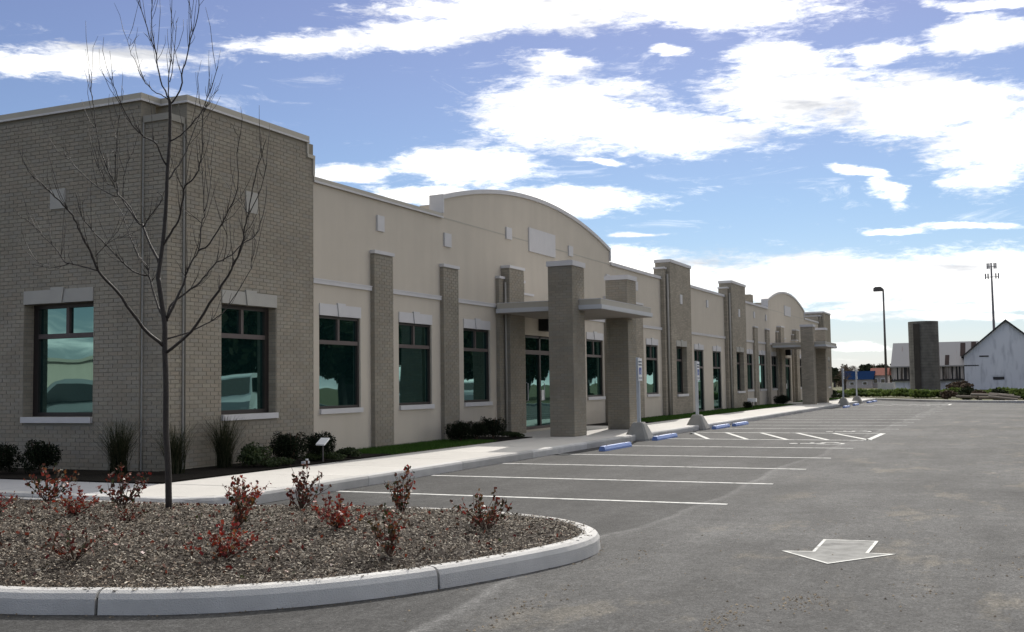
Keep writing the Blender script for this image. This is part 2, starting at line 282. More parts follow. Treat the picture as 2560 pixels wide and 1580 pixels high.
# ---------------------------------------------------------------- mesh helpers
class MB:
    def __init__(s): s.v=[]; s.f=[]
    def add(s,vs,fs):
        o=len(s.v); s.v+= [tuple(q) for q in vs]; s.f+=[tuple(i+o for i in f) for f in fs]; return s
    def box(s,x0,x1,y0,y1,z0,z1):
        vs=[(x,y,z) for z in (z0,z1) for (x,y) in ((x0,y0),(x1,y0),(x1,y1),(x0,y1))]
        return s.add(vs,[(0,3,2,1),(4,5,6,7),(0,1,5,4),(1,2,6,5),(2,3,7,6),(3,0,4,7)])
    def prism(s,poly,fn,d0,d1):
        """poly: 2D outline (ccw), fn(a,b,d)->xyz, extruded d0..d1"""
        n=len(poly); vs=[fn(a,b,d0) for a,b in poly]+[fn(a,b,d1) for a,b in poly]
        fs=[tuple(range(n))[::-1],tuple(range(n,2*n))]+[(i,(i+1)%n,n+(i+1)%n,n+i) for i in range(n)]
        return s.add(vs,fs)
    def tube(s,pts,rad,n=6,cap=True):
        P=[Vector(p) for p in pts]; k=len(P)
        if not hasattr(rad,'__len__'): rad=[rad]*k
        vs=[]; up=Vector((0.13,.31,.94)).normalized()
        for i,p in enumerate(P):
            t=(P[min(i+1,k-1)]-P[max(i-1,0)]).normalized()
            a=t.cross(up)
            if a.length<.1: a=t.cross(Vector((1,0,0)))
            a.normalize(); b=t.cross(a)
            for j in range(n):
                th=2*math.pi*j/n; vs.append(p+rad[i]*(math.cos(th)*a+math.sin(th)*b))
        fs=[(i*n+j,i*n+(j+1)%n,(i+1)*n+(j+1)%n,(i+1)*n+j) for i in range(k-1) for j in range(n)]
        if cap: fs+=[tuple(range(n))[::-1],tuple((k-1)*n+j for j in range(n))]
        return s.add(vs,fs)
    def sweep(s,path,prof,closed=False,cap=True):
        """prof: (offset to the left of travel, z)"""
        n=len(path); m=len(prof); vs=[]
        for i,(x,y) in enumerate(path):
            a=path[(i-1)%n] if (i>0 or closed) else path[i]; b=path[(i+1)%n] if (i<n-1 or closed) else path[i]
            dx,dy=b[0]-a[0],b[1]-a[1]; l=math.hypot(dx,dy) or 1; nx,ny=-dy/l,dx/l
            vs+=[(x+nx*o,y+ny*o,z) for o,z in prof]
        fs=[]
        for i in range(n if closed else n-1):
            j=(i+1)%n
            fs+=[(i*m+k,j*m+k,j*m+k+1,i*m+k+1) for k in range(m-1)]
        if cap and not closed: fs+=[tuple(range(m)),tuple((n-1)*m+k for k in range(m))[::-1]]
        return s.add(vs,fs)
    def mesh(s,name):
        me=bpy.data.meshes.new(name); me.from_pydata(s.v,[],s.f); me.validate(); me.update(); return me
def link(name,me,m=None,parent=None,smooth=False,label=None,cat=None,group=None,kind=None,loc=None):
    o=bpy.data.objects.new(name,me)
    if m is not None and len(me.materials)==0: me.materials.append(MT[m] if isinstance(m,str) else m)
    COL.objects.link(o)
    if smooth: me.polygons.foreach_set('use_smooth',[True]*len(me.polygons))
    if parent is not None:
        o.parent=parent
        if parent.get('_w'): o.matrix_parent_inverse=Matrix.Translation(parent.location).inverted()
    if loc is not None: o.location=loc
    for k,v in (('label',label),('category',cat),('group',group),('kind',kind)):
        if v: o[k]=v
    return o
def put(name,mb,m=None,parent=None,**k):
    """for parts given in world coordinates: every mesh's origin stays at the world origin"""
    return link(name,mb.mesh(name),m,parent,**k)
def thing(name,label,cat,loc=(0,0,0),rz=0,group=None,world=False):
    o=bpy.data.objects.new(name,None); COL.objects.link(o); o.location=loc; o.rotation_euler=(0,0,rz); o.empty_display_size=.3
    o['label']=label; o['category']=cat
    if group: o['group']=group
    if world: o['_w']=1
    return o
def dup(root,loc,rz=None,label=None,scale=None):
    def cp(o,par):
        c=o.copy(); COL.objects.link(c); c.parent=par
        for ch in [q for q in o.children]: cp(ch,c)
        return c
    r=cp(root,None); r.location=loc
    if rz is not None: r.rotation_euler=(0,0,rz)
    if scale is not None: r.scale=scale
    if label: r['label']=label
    return r
def bulk(name,V,F,m,**k):
    """numpy quads -> one mesh"""
    me=bpy.data.meshes.new(name); V=np.asarray(V,np.float32); F=np.asarray(F,np.int32)
    me.vertices.add(len(V)); me.vertices.foreach_set('co',V.ravel()); nv=F.shape[1]
    me.loops.add(F.size); me.loops.foreach_set('vertex_index',F.ravel())
    me.polygons.add(len(F)); me.polygons.foreach_set('loop_start',np.arange(0,F.size,nv,dtype=np.int32)); me.polygons.foreach_set('loop_total',np.full(len(F),nv,np.int32))
    me.update(calc_edges=True); me.materials.append(MT[m])
    return me
def quads(C,U,W):
    """quads centred C with half-vectors U, W"""
    V=np.stack([C-U-W,C+U-W,C+U+W,C-U+W],1).reshape(-1,3); F=np.arange(len(V)).reshape(-1,4); return V,F
def rdir(n,rng=RNG):
    v=rng.normal(size=(n,3)); return v/np.linalg.norm(v,axis=1,keepdims=True)
def leaf_cloud(C,size,rng=RNG,asp=.5):
    n=len(C); U=rdir(n,rng); W=np.cross(U,rdir(n,rng)); W/=np.linalg.norm(W,axis=1,keepdims=True)+1e-9
    s=size*(.6+.8*rng.random((n,1))); return quads(C,U*s,W*s*asp)

# ================================================================ GROUND
g=MB(); g.add([(-900,-1500,-.06),(3500,-1500,-.06),(3500,1500,-.06),(-900,1500,-.06)],[(0,1,2,3)])
put('ground',g,'field',kind='structure',label='rough grassy ground reaching the horizon')
lot=MB(); farkerb=[(84.5,-1.2),(81.5,-3.4),(76.5,-6.0),(71.8,-9.2),(69.6,-12.6),(69.0,-17),(69.0,-60)]
lot.prism([(-40,-60),(69.0,-60)]+farkerb[::-1][1:]+[(84.5,0),(84.5,-1),(10,-1),(10,70),(-40,70)],lambda a,b,d:(a,b,d),-.05,0)
lotm=lot.mesh('parking_lot'); LOT=link('parking_lot',lotm,'asphalt',kind='structure',label='worn grey asphalt parking lot with a darker stall strip')

def catmull(pts,n=6,closed=False):
    out=[]; k=len(pts); P=[Vector((*p,0)) for p in pts]
    for i in range(k if closed else k-1):
        a=P[(i-1)%k] if (closed or i>0) else P[i]; b=P[i]; c=P[(i+1)%k]; d=P[(i+2)%k] if (closed or i+2<k) else c
        for j in range(n):
            t=j/n; q=.5*((2*b)+(c-a)*t+(2*a-5*b+4*c-d)*t*t+(3*b-a-3*c+d)*t**3); out.append((q.x,q.y))
    if not closed: out.append(pts[-1])
    return out
def resample(path,step):
    out=[path[0]]; acc=0
    for a,b in zip(path[:-1],path[1:]):
        l=math.hypot(b[0]-a[0],b[1]-a[1])
        while acc+l>=step:
            t=(step-acc)/l; a=(a[0]+(b[0]-a[0])*t,a[1]+(b[1]-a[1])*t); out.append(a); l=math.hypot(b[0]-a[0],b[1]-a[1]); acc=0
        acc+=l
    out.append(path[-1]); return out
def kerb_run(parent,path,joints,prof,name='kerb_segment',m='kerb',gap=.012):
    """path (dense), cut at arclengths joints, each piece its own mesh"""
    cum=[0]
    for a,b in zip(path[:-1],path[1:]): cum.append(cum[-1]+math.hypot(b[0]-a[0],b[1]-a[1]))
    cuts=[0]+[j for j in joints if j<cum[-1]]+[cum[-1]]
    def at(s):
        i=max(0,min(len(path)-2,int(np.searchsorted(cum,s)-1))); t=(s-cum[i])/max(1e-6,cum[i+1]-cum[i]); return (path[i][0]+(path[i+1][0]-path[i][0])*t,path[i][1]+(path[i+1][1]-path[i][1])*t)
    for a,b in zip(cuts[:-1],cuts[1:]):
        a+=gap/2; b-=gap/2
        if b-a<.05: continue
        pp=[at(a)]+[p for p,c in zip(path,cum) if a+.02<c<b-.02]+[at(b)]
        mb=MB(); mb.sweep(pp,prof); put(name,mb,m,parent,smooth=False)

# ---- sidewalk
SW=MB()
SW.prism([(10.30,-1.0),(10.30,-2.85),(10.42,-3.2),(10.75,-3.48),(11.2,-3.52),(80.5,-3.52),(81.5,-2.2),(83.0,-1.2),(83.0,-.2),(81.5,.6),(79,-1.38),(11.9,-1.38),(11.8,-.9),(11.8,12),(10.25,12)],lambda a,b,d:(a,b,d),0.001,.135)
SWO=link('sidewalk',SW.mesh('sidewalk'),'kerb',kind='structure',label='raised concrete walk wrapping the building corner')
# slabs on top, one by one
x=11.9
while x<80:
    w=1.83; mb=MB(); x1=min(x+w,80)
    mb.box(x+.005,x1-.005,-3.36,-1.40,.136,.150); put('slab',mb,'concrete',SWO); x=x1
mb=MB(); mb.prism([(10.47,-1.95),(11.86,-1.36),(11.87,-3.36),(11.2,-3.36),(10.8,-3.3),(10.56,-3.08),(10.47,-2.8)],lambda a,b,d:(a,b,d),.136,.1505); put('slab',mb,'concrete',SWO)
mb=MB(); mb.prism([(10.45,-1.93),(10.43,.2),(11.79,.2),(11.79,-.95),(11.85,-1.34)],lambda a,b,d:(a,b,d),.136,.150); put('slab',mb,'concretedark',SWO)
y=.21
while y<11.5:
    mb=MB(); mb.box(10.42,11.79,y+.005,y+1.83,.136,.150); put('slab',mb,'concretedark',SWO); y+=1.84
# kerb along the stalls
path=resample(catmull([(10.30,11.5),(10.30,4),(10.30,0),(10.30,-2.6),(10.38,-3.15),(10.75,-3.48),(11.3,-3.52),(14,-3.52),(40,-3.52),(79.5,-3.52)],8),.5)
kp=[(-.004,-.01),(-.012,.11),(.003,.143),(.03,.152),(.15,.152),(.15,.0)]
kp=[(o,z) for o,z in kp]
kerb_run(SWO,path,[3.05*i for i in range(1,30)],kp)
# ---- entrance pads
for (a,b) in ((24.9,32.2),(61.3,68.4)):
    mb=MB(); mb.box(a,b,-1.385,.0,.02,.146); put('entrance_pad',mb,'concrete',SWO)

# ---- mulch beds and lawn by the wall
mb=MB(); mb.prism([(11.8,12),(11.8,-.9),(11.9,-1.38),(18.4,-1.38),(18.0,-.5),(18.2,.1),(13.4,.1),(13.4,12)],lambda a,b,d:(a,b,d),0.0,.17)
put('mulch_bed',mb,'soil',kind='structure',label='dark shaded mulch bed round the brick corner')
mb=MB()
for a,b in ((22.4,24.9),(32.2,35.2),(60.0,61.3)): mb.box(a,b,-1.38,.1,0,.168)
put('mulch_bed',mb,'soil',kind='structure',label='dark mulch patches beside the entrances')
mb=MB(); 
for a,b in ((18.4,22.4),(35.2,60.0),(68.4,80)): mb.box(a,b,-1.38,.1,0,.165)
mb.prism([(18.0,-.5),(18.4,-1.38),(18.4,.1),(18.2,.1)],lambda a,b,d:(a,b,d),0,.1655)
put('lawn_soil',mb,'field',kind='structure',label='soil under the lawn strip')
mb=MB()
# lawn blades
def blades(n,x0,x1,y0,y1,z,h,w=.006,seed=1):
    rg=np.random.default_rng(seed); C=np.c_[rg.uniform(x0,x1,n),rg.uniform(y0,y1,n),np.full(n,z)]
    a=rg.uniform(0,2*math.pi,n); hh=h*(.5+rg.random(n)); lean=rg.normal(0,.35,(n,2))*hh[:,None]
    D=np.c_[np.cos(a),np.sin(a),np.zeros(n)]*w*(.7+.6*rg.random((n,1)))
    T=C+np.c_[lean,hh]; Vv=np.stack([C-D,C+D,T],1).reshape(-1,3); return Vv
Vs=np.concatenate([blades(26000,18.1,22.8,-1.39,.0,.15,.055,.006,1),blades(22000,34.8,48,-1.39,0,.15,.06,.011,2),blades(14000,48,60.4,-1.39,0,.15,.06,.016,3),blades(5000,68.2,80,-1.39,0,.15,.07,.02,4)])
me=bulk('lawn_grass',Vs,np.arange(len(Vs)).reshape(-1,3),'lawn'); link('lawn_grass',me,kind='stuff',label='short green lawn grass between wall and sidewalk',cat='grass')

# ---- island bed
ISL=catmull([(5.1,6),(5.12,-2),(5.15,-5),(5.22,-6.12),(5.38,-6.65),(5.58,-7.18),(5.92,-7.68),(6.45,-8.14),(7.1,-8.5),(7.9,-8.8),(8.6,-8.96),(9.2,-8.9),(9.7,-8.6),(10.1,-8.1),(10.36,-7.4),(10.46,-6.8),(10.42,-6.0),(10.25,-5.2),(10.05,-4.2),(9.92,-2),(9.88,6)],7)
ISL=resample(ISL,.16)
ik=thing('island_kerb','thick rounded grey concrete kerb ringing the planted island in the foreground','kerb',(7.5,-6,0),world=True)
prof=[(0,-.02),(.008,.10),(.028,.136),(.062,.152),(.135,.155),(.165,.148),(.165,.0)]
cum=np.cumsum([0]+[math.hypot(b[0]-a[0],b[1]-a[1]) for a,b in zip(ISL[:-1],ISL[1:])])
def arc_at(px,py): return float(cum[min(range(len(ISL)),key=lambda i:(ISL[i][0]-px)**2+(ISL[i][1]-py)**2)])
kerb_run(ik,ISL,sorted([3.0,6.1,9.2,arc_at(5.42,-6.75),arc_at(7.0,-8.47),arc_at(10.15,-8.0),arc_at(10.2,-5.0),arc_at(9.95,-2.6),arc_at(9.9,1)]),prof,gap=.022)
# mulch heightfield clipped to the outline
from mathutils import noise as MN
def inside(px,py,poly):
    c=False; j=len(poly)-1
    for i in range(len(poly)):
        if (poly[i][1]>py)!=(poly[j][1]>py) and px<(poly[j][0]-poly[i][0])*(py-poly[i][1])/(poly[j][1]-poly[i][1])+poly[i][0]: c=not c
        j=i
    return c
IP=np.array(ISL)
def edge_d(px,py):
    return float(np.min(np.hypot(IP[:,0]-px,IP[:,1]-py)))
def mulch_z(px,py,d=None):
    if d is None: d=edge_d(px,py)
    return .118+.13*min(1,d/1.6)**.7+.022*MN.noise(Vector((px*2.2,py*2.2,0)))+.012*MN.noise(Vector((px*9,py*9,3)))
st=.06; xs=np.arange(5.1,10.6,st); ys=np.arange(-9.05,5.9,st); idx={}; mb=MB(); vs=[]
for i,px in enumerate(xs):
    for j,py in enumerate(ys):
        if inside(px,py,ISL):
            d=edge_d(px,py)
            if d>.10: idx[i,j]=len(vs); vs.append((px,py,mulch_z(px,py,d)))
fs=[(idx[i,j],idx[i+1,j],idx[i+1,j+1],idx[i,j+1]) for (i,j) in idx if (i+1,j) in idx and (i+1,j+1) in idx and (i,j+1) in idx]
mb.add(vs,fs); put('planting_bed',mb,'mulch',smooth=True,kind='structure',label='mulched planting bed inside the kerbed island')
mb=MB(); mb.prism([(x_,y_) for x_,y_ in ISL[::2]],lambda a,b,d:(7.6+(a-7.6)*.985,-4+(b+4)*.99,d),.0,.105); put('bed_soil',mb,'soil',kind='structure',label='soil under the mulch of the island')
# wood chips
P=[]; rg=np.random.default_rng(3)
va=np.array(vs); wt=np.where(va[:,1]<-2,1.0,.12)/np.maximum(3,np.hypot(va[:,0],va[:,1]+12.28))**.8; wt/=wt.sum()
ci=rg.choice(len(va),90000,p=wt); C=va[ci]+np.c_[rg.uniform(-st/2,st/2,(len(ci),2)),rg.uniform(.002,.022,len(ci))]
a=rg.uniform(0,2*math.pi,len(ci)); ln=(.004+.013*rg.random(len(ci))**2)[:,None]; til=rg.normal(0,.35,len(ci))
U=np.c_[np.cos(a),np.sin(a),til]*ln; Wd=np.c_[-np.sin(a),np.cos(a),rg.normal(0,.5,len(ci))]*(.0022+.003*rg.random((len(ci),1)))
V,F=quads(C,U,Wd); me=bulk('wood_chips',V,F,'chip'); link('wood_chips',me,kind='stuff',label='loose weathered wood chips over the island bed',cat='wood chips')
# fallen leaves under the shrubs
nf=900; fx=rg.uniform(5.4,10.3,nf); fy=rg.uniform(-8.8,-2,nf); keep=[inside(a_,b_,ISL) and edge_d(a_,b_)>.2 for a_,b_ in zip(fx,fy)]
C=np.array([(a_,b_,mulch_z(a_,b_)+.02) for a_,b_,k_ in zip(fx,fy,keep) if k_]); V,F=leaf_cloud(C,.013,rg,.7)
me=bulk('fallen_leaves',V,F,'redleaf'); link('fallen_leaves',me,kind='stuff',label='fallen red leaves scattered over the mulch',cat='leaves')
# loose grit on the asphalt
P=[]
for cx,cy,rx,ry,n in ((7.5,-10.95,.35,.16,170),(6.7,-10.6,.55,.12,190),(8.0,-11.6,.5,.18,60),(9.2,-12.2,.5,.2,40),(10,-11.5,4,2.2,420),(6.4,-9.3,.9,.12,160),(16,-11,6,2,160),(9.0,-9.3,.8,.1,60)):
    P.append(np.c_[rg.normal(cx,rx*.6,n),rg.normal(cy,ry*.6,n),np.full(n,.004)])
for _k in range(900):
    q=ISL[rg.integers(len(ISL))]; o=rg.exponential(.035)+.004; j=rg.uniform(-.1,.1)
    dx,dy=q[0]-7.7,q[1]+4.5; l=math.hypot(dx,dy); P.append(np.array([[q[0]+dx/l*o+j*-dy/l,q[1]+dy/l*o+j*dx/l,.004]]))
C=np.concatenate(P); C=C[[not inside(q[0],q[1],ISL) and edge_d(q[0],q[1])>.004 for q in C]]; n=len(C)
s=(.003+.011*rg.random(n)**2.5)
Vt=[];Ft=[]
base=np.array([(1,0,0),(-.4,.9,0),(-.5,-.8,0),(.05,0,1.0)])
for q,ss in zip(C,s):
    th=rg.uniform(0,6.28); cs,sn=math.cos(th),math.sin(th); o=len(Vt)
    for b_ in base: Vt.append((q[0]+ss*(b_[0]*cs-b_[1]*sn),q[1]+ss*(b_[0]*sn+b_[1]*cs),.001+ss*b_[2]*.8))
    Ft+=[(o,o+1,o+3),(o+1,o+2,o+3),(o+2,o,o+3)]
me=bulk('grit',np.array(Vt),np.array(Ft),'grit'); link('loose_grit',me,kind='stuff',label='scattered mulch bits and pebbles on the open asphalt',cat='grit')

# ---- painted markings (children of the lot)
def flat(name,poly,m='line',z=.004,t=.003,label=None):
    mb=MB(); mb.prism(poly,lambda a,b,d:(a,b,d),z-t,z); return put(name,mb,m,LOT,label=label)
LX=[13.0,15.74,18.48,21.22,24.35]
for k,xx in enumerate(LX+[33.9,36.6,39.35,42.1,44.8,47.55,50.3,53,55.8,58.5]):
    y0=-3.58 if xx<30 else (-4.05 if xx<34 else -3.6); y1=-9.12 if xx<30 else -9.2
    w=.05
    flat('stall_line',[(xx-w,y0),(xx-w,y1),(xx+w,y1),(xx+w,y0)])
def band(p,q,w,name='aisle_stripe'):
    d=Vector((q[0]-p[0],q[1]-p[1])).normalized(); n=Vector((-d.y,d.x))*w/2
    flat(name,[(p[0]+n.x,p[1]+n.y),(p[0]-n.x,p[1]-n.y),(q[0]-n.x,q[1]-n.y),(q[0]+n.x,q[1]+n.y)],z=.0045)
for ax0,ax1 in ((27.6,31.2),(64.6,67.6)):
    band((ax0,-3.7),(ax0,-9.05),.12); band((ax1,-3.7),(ax1,-8.95),.12); band((ax0-.05,-9.03),(ax1+.05,-9.03),.14)
    for k in range(5):
        y0=-3.75-k*1.0; band((ax0+.07,y0-1.35),(ax1-.07,y0+.0),.11)
    if ax0>60: 
        for xx in (61.6,70.6,73.4): flat('stall_line',[(xx-.05,-3.6),(xx-.05,-9.1),(xx+.05,-9.1),(xx+.05,-3.6)])
def access_symbol(cx,cy,s,z=.0046,rot=0,mk=None,name='access_symbol',m='line'):
    """wheelchair pictogram; up axis = +y of the pictogram"""
    mb=MB(); fn=mk or (lambda a,b,d:(cx+s*(a*math.cos(rot)-b*math.sin(rot)),cy+s*(a*math.sin(rot)+b*math.cos(rot)),z-.003+d))
    def bar(p,q,w):
        d=Vector((q[0]-p[0],q[1]-p[1])).normalized(); n=Vector((-d.y,d.x))*w/2
        mb.prism([(p[0]+n.x,p[1]+n.y),(p[0]-n.x,p[1]-n.y),(q[0]-n.x,q[1]-n.y),(q[0]+n.x,q[1]+n.y)],fn,0,.003)
    mb.prism([( -.1+.09*math.cos(t*math.pi/5),.85+.09*math.sin(t*math.pi/5)) for t in range(10)],fn,0,.003)
    bar((-.08,.72),(-.02,.30),.11); bar((-.05,.52),(.22,.52),.07); bar((-.03,.32),(.25,.30),.09); bar((.25,.33),(.38,.02),.09)
    arc=[(-.02+.27*math.cos(t),.16+.27*math.sin(t)) for t in [R(130)+i*R(215)/12 for i in range(13)]]
    for p,q in zip(arc[:-1],arc[1:]): bar(p,q,.07)
    return mb
for sx,sy in ((26.1,-8.55),(32.3,-8.45),(70.3,-8.6),(62.9,-8.5)):
    put('access_symbol',access_symbol(sx,sy,1.15,rot=0),'line',LOT)
arrow=[(10.41,-10.64),(9.66,-10.66),(9.60,-10.41),(9.04,-10.88),(9.73,-11.34),(9.72,-11.12),(10.46,-11.12)]
MT['arrow']=mat('arrow_paint',(.19,.19,.182),.8,.25,9,.2,200,.1,var2=[(.25,.25,.24),(.14,.14,.135)])
flat('direction_arrow',arrow[::-1],'arrow',label='worn white paint arrow pointing towards the viewer')
def inset(poly,w):
    out=[]
    n=len(poly)
    for i in range(n):
        a,b,c=Vector(poly[i-1]),Vector(poly[i]),Vector(poly[(i+1)%n]); d1=(b-a).normalized(); d2=(c-b).normalized()
        n1=Vector((d1.y,-d1.x)); n2=Vector((d2.y,-d2.x)); m_=(n1+n2); m_/=max(.35,m_.dot(n1)); out.append(b-m_*w)
    return out
ar=[(a_,b_) for a_,b_ in arrow]; inn=inset(ar,-.028)
# orientation check: the inset outline has to be the smaller one
def area(p): return abs(sum(p[i-1][0]*p[i][1]-p[i][0]*p[i-1][1] for i in range(len(p)))/2)
if area(inn)>area(ar): inn=inset(ar,.028)
mb=MB(); n=len(ar); vs=[(a_,b_,.0052) for a_,b_ in ar]+[(q[0],q[1],.0052) for q in inn]; mb.add(vs,[(i,(i+1)%n,n+(i+1)%n,n+i) for i in range(n)])
put('arrow_outline',mb,'line',LOT)

# ================================================================ OFFICE BUILDING
B=thing('office_building','long one-storey office building in taupe brick and tan stucco with arched parapets','building',(13.5,0,0),world=True)
TY=.05   # stucco plane
def cells(mb,u0,u1,z0,z1,holes,fn):
    """wall of boxes round the holes. fn(u0,u1,z0,z1) adds a box"""
    us=sorted({u0,u1,*[h[0] for h in holes],*[h[1] for h in holes]}); us=[u for u in us if u0<=u<=u1]
    zs=sorted({z0,z1,*[h[2] for h in holes],*[h[3] for h in holes]}); zs=[z for z in zs if z0<=z<=z1]
    for a,b in zip(us[:-1],us[1:]):
        run=None
        for c,d in zip(zs[:-1],zs[1:]):
            mu,mz=(a+b)/2,(c+d)/2
            hole=any(h[0]<mu<h[1] and h[2]<mz<h[3] for h in holes)
            if hole:
                if run: fn(mb,a,b,*run); run=None
            else: run=(run[0],d) if run else (c,d)
        if run: fn(mb,a,b,*run)
def wall_y(name,x0,x1,z0,z1,y,t,holes,m,parent=B,**k):
    mb=MB(); cells(mb,x0,x1,z0,z1,holes,lambda mb,a,b,c,d: mb.box(a,b,y,y+t,c,d)); return put(name,mb,m,parent,**k)

# brick courses as real bricks --------------------------------------
BL,BH,BJ=.203,.0677,.010
FULL=MB(); 
_l,_h,_d=BL-BJ,BH-BJ,.016
def brick_box(l,h,d,j=.0):
    m_=MB(); vs=[(0,0,0),(l,0,0),(l,0,h),(0,0,h),(0,d,0),(l,d,0),(l,d,h),(0,d,h)]; e=.0012
    vs[0]=(e,0,e);vs[1]=(l-e,0,e);vs[2]=(l-e,0,h-e);vs[3]=(e,0,h-e)
    m_.add(vs,[(0,1,2,3),(0,4,5,1),(1,5,6,2),(2,6,7,3),(3,7,4,0)]); return m_
bm_full=brick_box(_l,_h,_d).mesh('brick'); bm_full.materials.append(MT['brick'])
BRICKS=[]   # (distance, matrix, wall object)
def lay(wall,origin,ud,nd,ulen,z0,z1,holes,top=None):
    """origin: world point of (u=0,z=0) on the front plane. ud: unit along, nd: unit outward"""
    rows=int((z1-z0)/BH); half=MB(); ux=Vector((*ud,0)); nx=Vector((*nd,0)); O=Vector((origin[0],origin[1],0))
    # the brick mesh's y axis points inward; for a right-handed frame choose (ux, -nx, z)
    flip=ux.cross(-nx).z<0
    for r in range(rows):
        zz=z0+r*BH; off=(r%2)*BL/2; u=-off
        while u<ulen-.02:
            a=max(u,0); b=min(u+BL,ulen)
            segs=[(a,b)]
            for h in holes:
                if h[2]<zz+BH*.6 and h[3]>zz+BH*.4:
                    ns=[]
                    for s0,s1 in segs:
                        if h[1]<=s0 or h[0]>=s1: ns.append((s0,s1)); continue
                        if h[0]>s0+.03: ns.append((s0,h[0]))
                        if h[1]<s1-.03: ns.append((h[1],s1))
                    segs=ns
            for s0,s1 in segs:
                if s1-s0<.03: continue
                if top and zz+BH>top((s0+s1)/2): continue
                jit=random.uniform(-.0015,.0015); p=O+ux*(s0+BJ/2)+nx*jit+Vector((0,0,zz+BJ/2))
                if s1-s0>BL-.002 and not flip:
                    X=Matrix(((ux.x,-nx.x,0,p.x),(ux.y,-nx.y,0,p.y),(0,0,1,p.z),(0,0,0,1)))
                    BRICKS.append(((p-CAM).length,X,wall))
                else:
                    bb=brick_box(s1-s0-BJ,_h,_d); half.add([p+ux*v[0]-nx*v[1]+Vector((0,0,v[2])) for v in bb.v],bb.f if not flip else [f[::-1] for f in bb.f])
            u+=BL
    CUT.setdefault(wall.name,[wall,MB()])[1].add(half.v,half.f)
CUT={}
def brick_pier(name,x0,x1,yf,yb,z0,z1,left=True,real=True,label=None,parent=B):
    mb=MB(); e=.008 if real else 0; mb.box(x0+e,x1-e,yf+e,yb,z0,z1); w=put(name,mb,'mortar' if real else 'brickfar',parent,label=label)
    if real:
        lay(w,(x0,yf),(1,0),(0,-1),x1-x0,z0,z1,[])
        if left and yb-yf>.05: lay(w,(x0,yb),(0,-1),(-1,0),yb-yf,z0,z1,[])
    return w

# --- brick corner block
W0=(14.83,16.36,1.02,2.94); WL=(1.58,3.18,1.03,2.96); WL2=(6.2,7.8,1.03,2.96)
HB=6.22
mb=MB()
cells(mb,13.948,17.54,0,HB,[W0],lambda mb,a,b,c,d: mb.box(a,b,.008,.34,c,d))
cells(mb,.578,12,0,HB,[WL,WL2],lambda mb,a,b,c,d: mb.box(13.508,13.84,a,b,c,d))
mb.box(13.95,14.3,.34,.9,0,HB-.002)
cb=put('corner_wall',mb,'mortar',B,label='taupe brick corner block with a notched corner')
top=lambda u: 5.93 if u+13.94>17.31 else HB
lay(cb,(13.94,0),(1,0),(0,-1),3.6,.0,HB,[(W0[0]-13.94,W0[1]-13.94,W0[2]-.12,W0[3]+.22)],top)
lay(cb,(13.5,12),(0,-1),(-1,0),12-.57,.0,HB,[(12-WL[1],12-WL[0],WL[2]-.12,WL[3]+.22),(12-WL2[1],12-WL2[0],WL2[2]-.12,WL2[3]+.22)])
# reveals of the two brick windows, seen from inside the opening
for q in (16.352,14.828): mb=MB(); mb.box(q,q+.010,.012,.25,W0[2],W0[3]); put('brick_reveal',mb,'brickfar',B)
for q in (WL[1]-.002,WL[0]-.006): mb=MB(); mb.box(13.512,13.76,q,q+.008,WL[2],WL[3]); put('brick_reveal',mb,'brickfar',B)
# notch pilaster with its stone cap
np_=brick_pier('corner_pilaster',13.56,13.935,.06,.56,0,5.86,label='square brick pilaster standing in the corner notch')
mb=MB(); mb.box(13.53,13.935,.03,.565,5.86,5.97); put('pilaster_cap',mb,'cornercap',B)
mb=MB(); mb.box(13.53,13.553,.545,.568,.05,5.86); mb.box(13.915,13.937,.028,.052,.05,5.86); put('sealant_joint',mb,'caulk',B)
# parapet caps of the block
def cap_path(name,path,z0,z1,w=.045,m='trimdark',lip=True):
    mb=MB(); mb.sweep(path,[(-w,z0),(-w,z1),(.25,z1),(.25,z0)]); 
    put(name,mb,m,B)
    if lip:
        mb=MB(); mb.sweep(path,[(-w-.012,z0-.002),(-w-.012,z0+.03),(-w+.001,z0+.03),(-w+.001,z0-.002)]); put('cap_drip',mb,'trim',B)
mb=MB(); mb.box(17.31+.001,17.56,-.03,.3,5.93,6.0); mb.box(17.30,17.355,-.028,.3,6.0,6.23); mb.box(17.50,17.56,-.026,.3,5.60,5.928); put('step_cap',mb,'trimdark',B)
mb=MB(); mb.box(13.46,13.75,.535,12,HB,HB+.125); mb.box(13.751,14.1,.535,.7,HB,HB+.125); mb.box(13.905,14.1,-.035,.534,HB,HB+.125); mb.box(14.101,17.36,-.035,.25,HB,HB+.125)
put('parapet_cap',mb,'trimdark',B)
mb=MB(); mb.box(13.448,13.46,.524,12,HB-.004,HB+.03); mb.box(13.46,13.893,.523,.535,HB-.004,HB+.03); mb.box(13.893,13.905,-.047,.523,HB-.004,HB+.03); mb.box(13.905,17.362,-.047,-.035,HB-.004,HB+.03); put('cap_drip',mb,'trim',B)

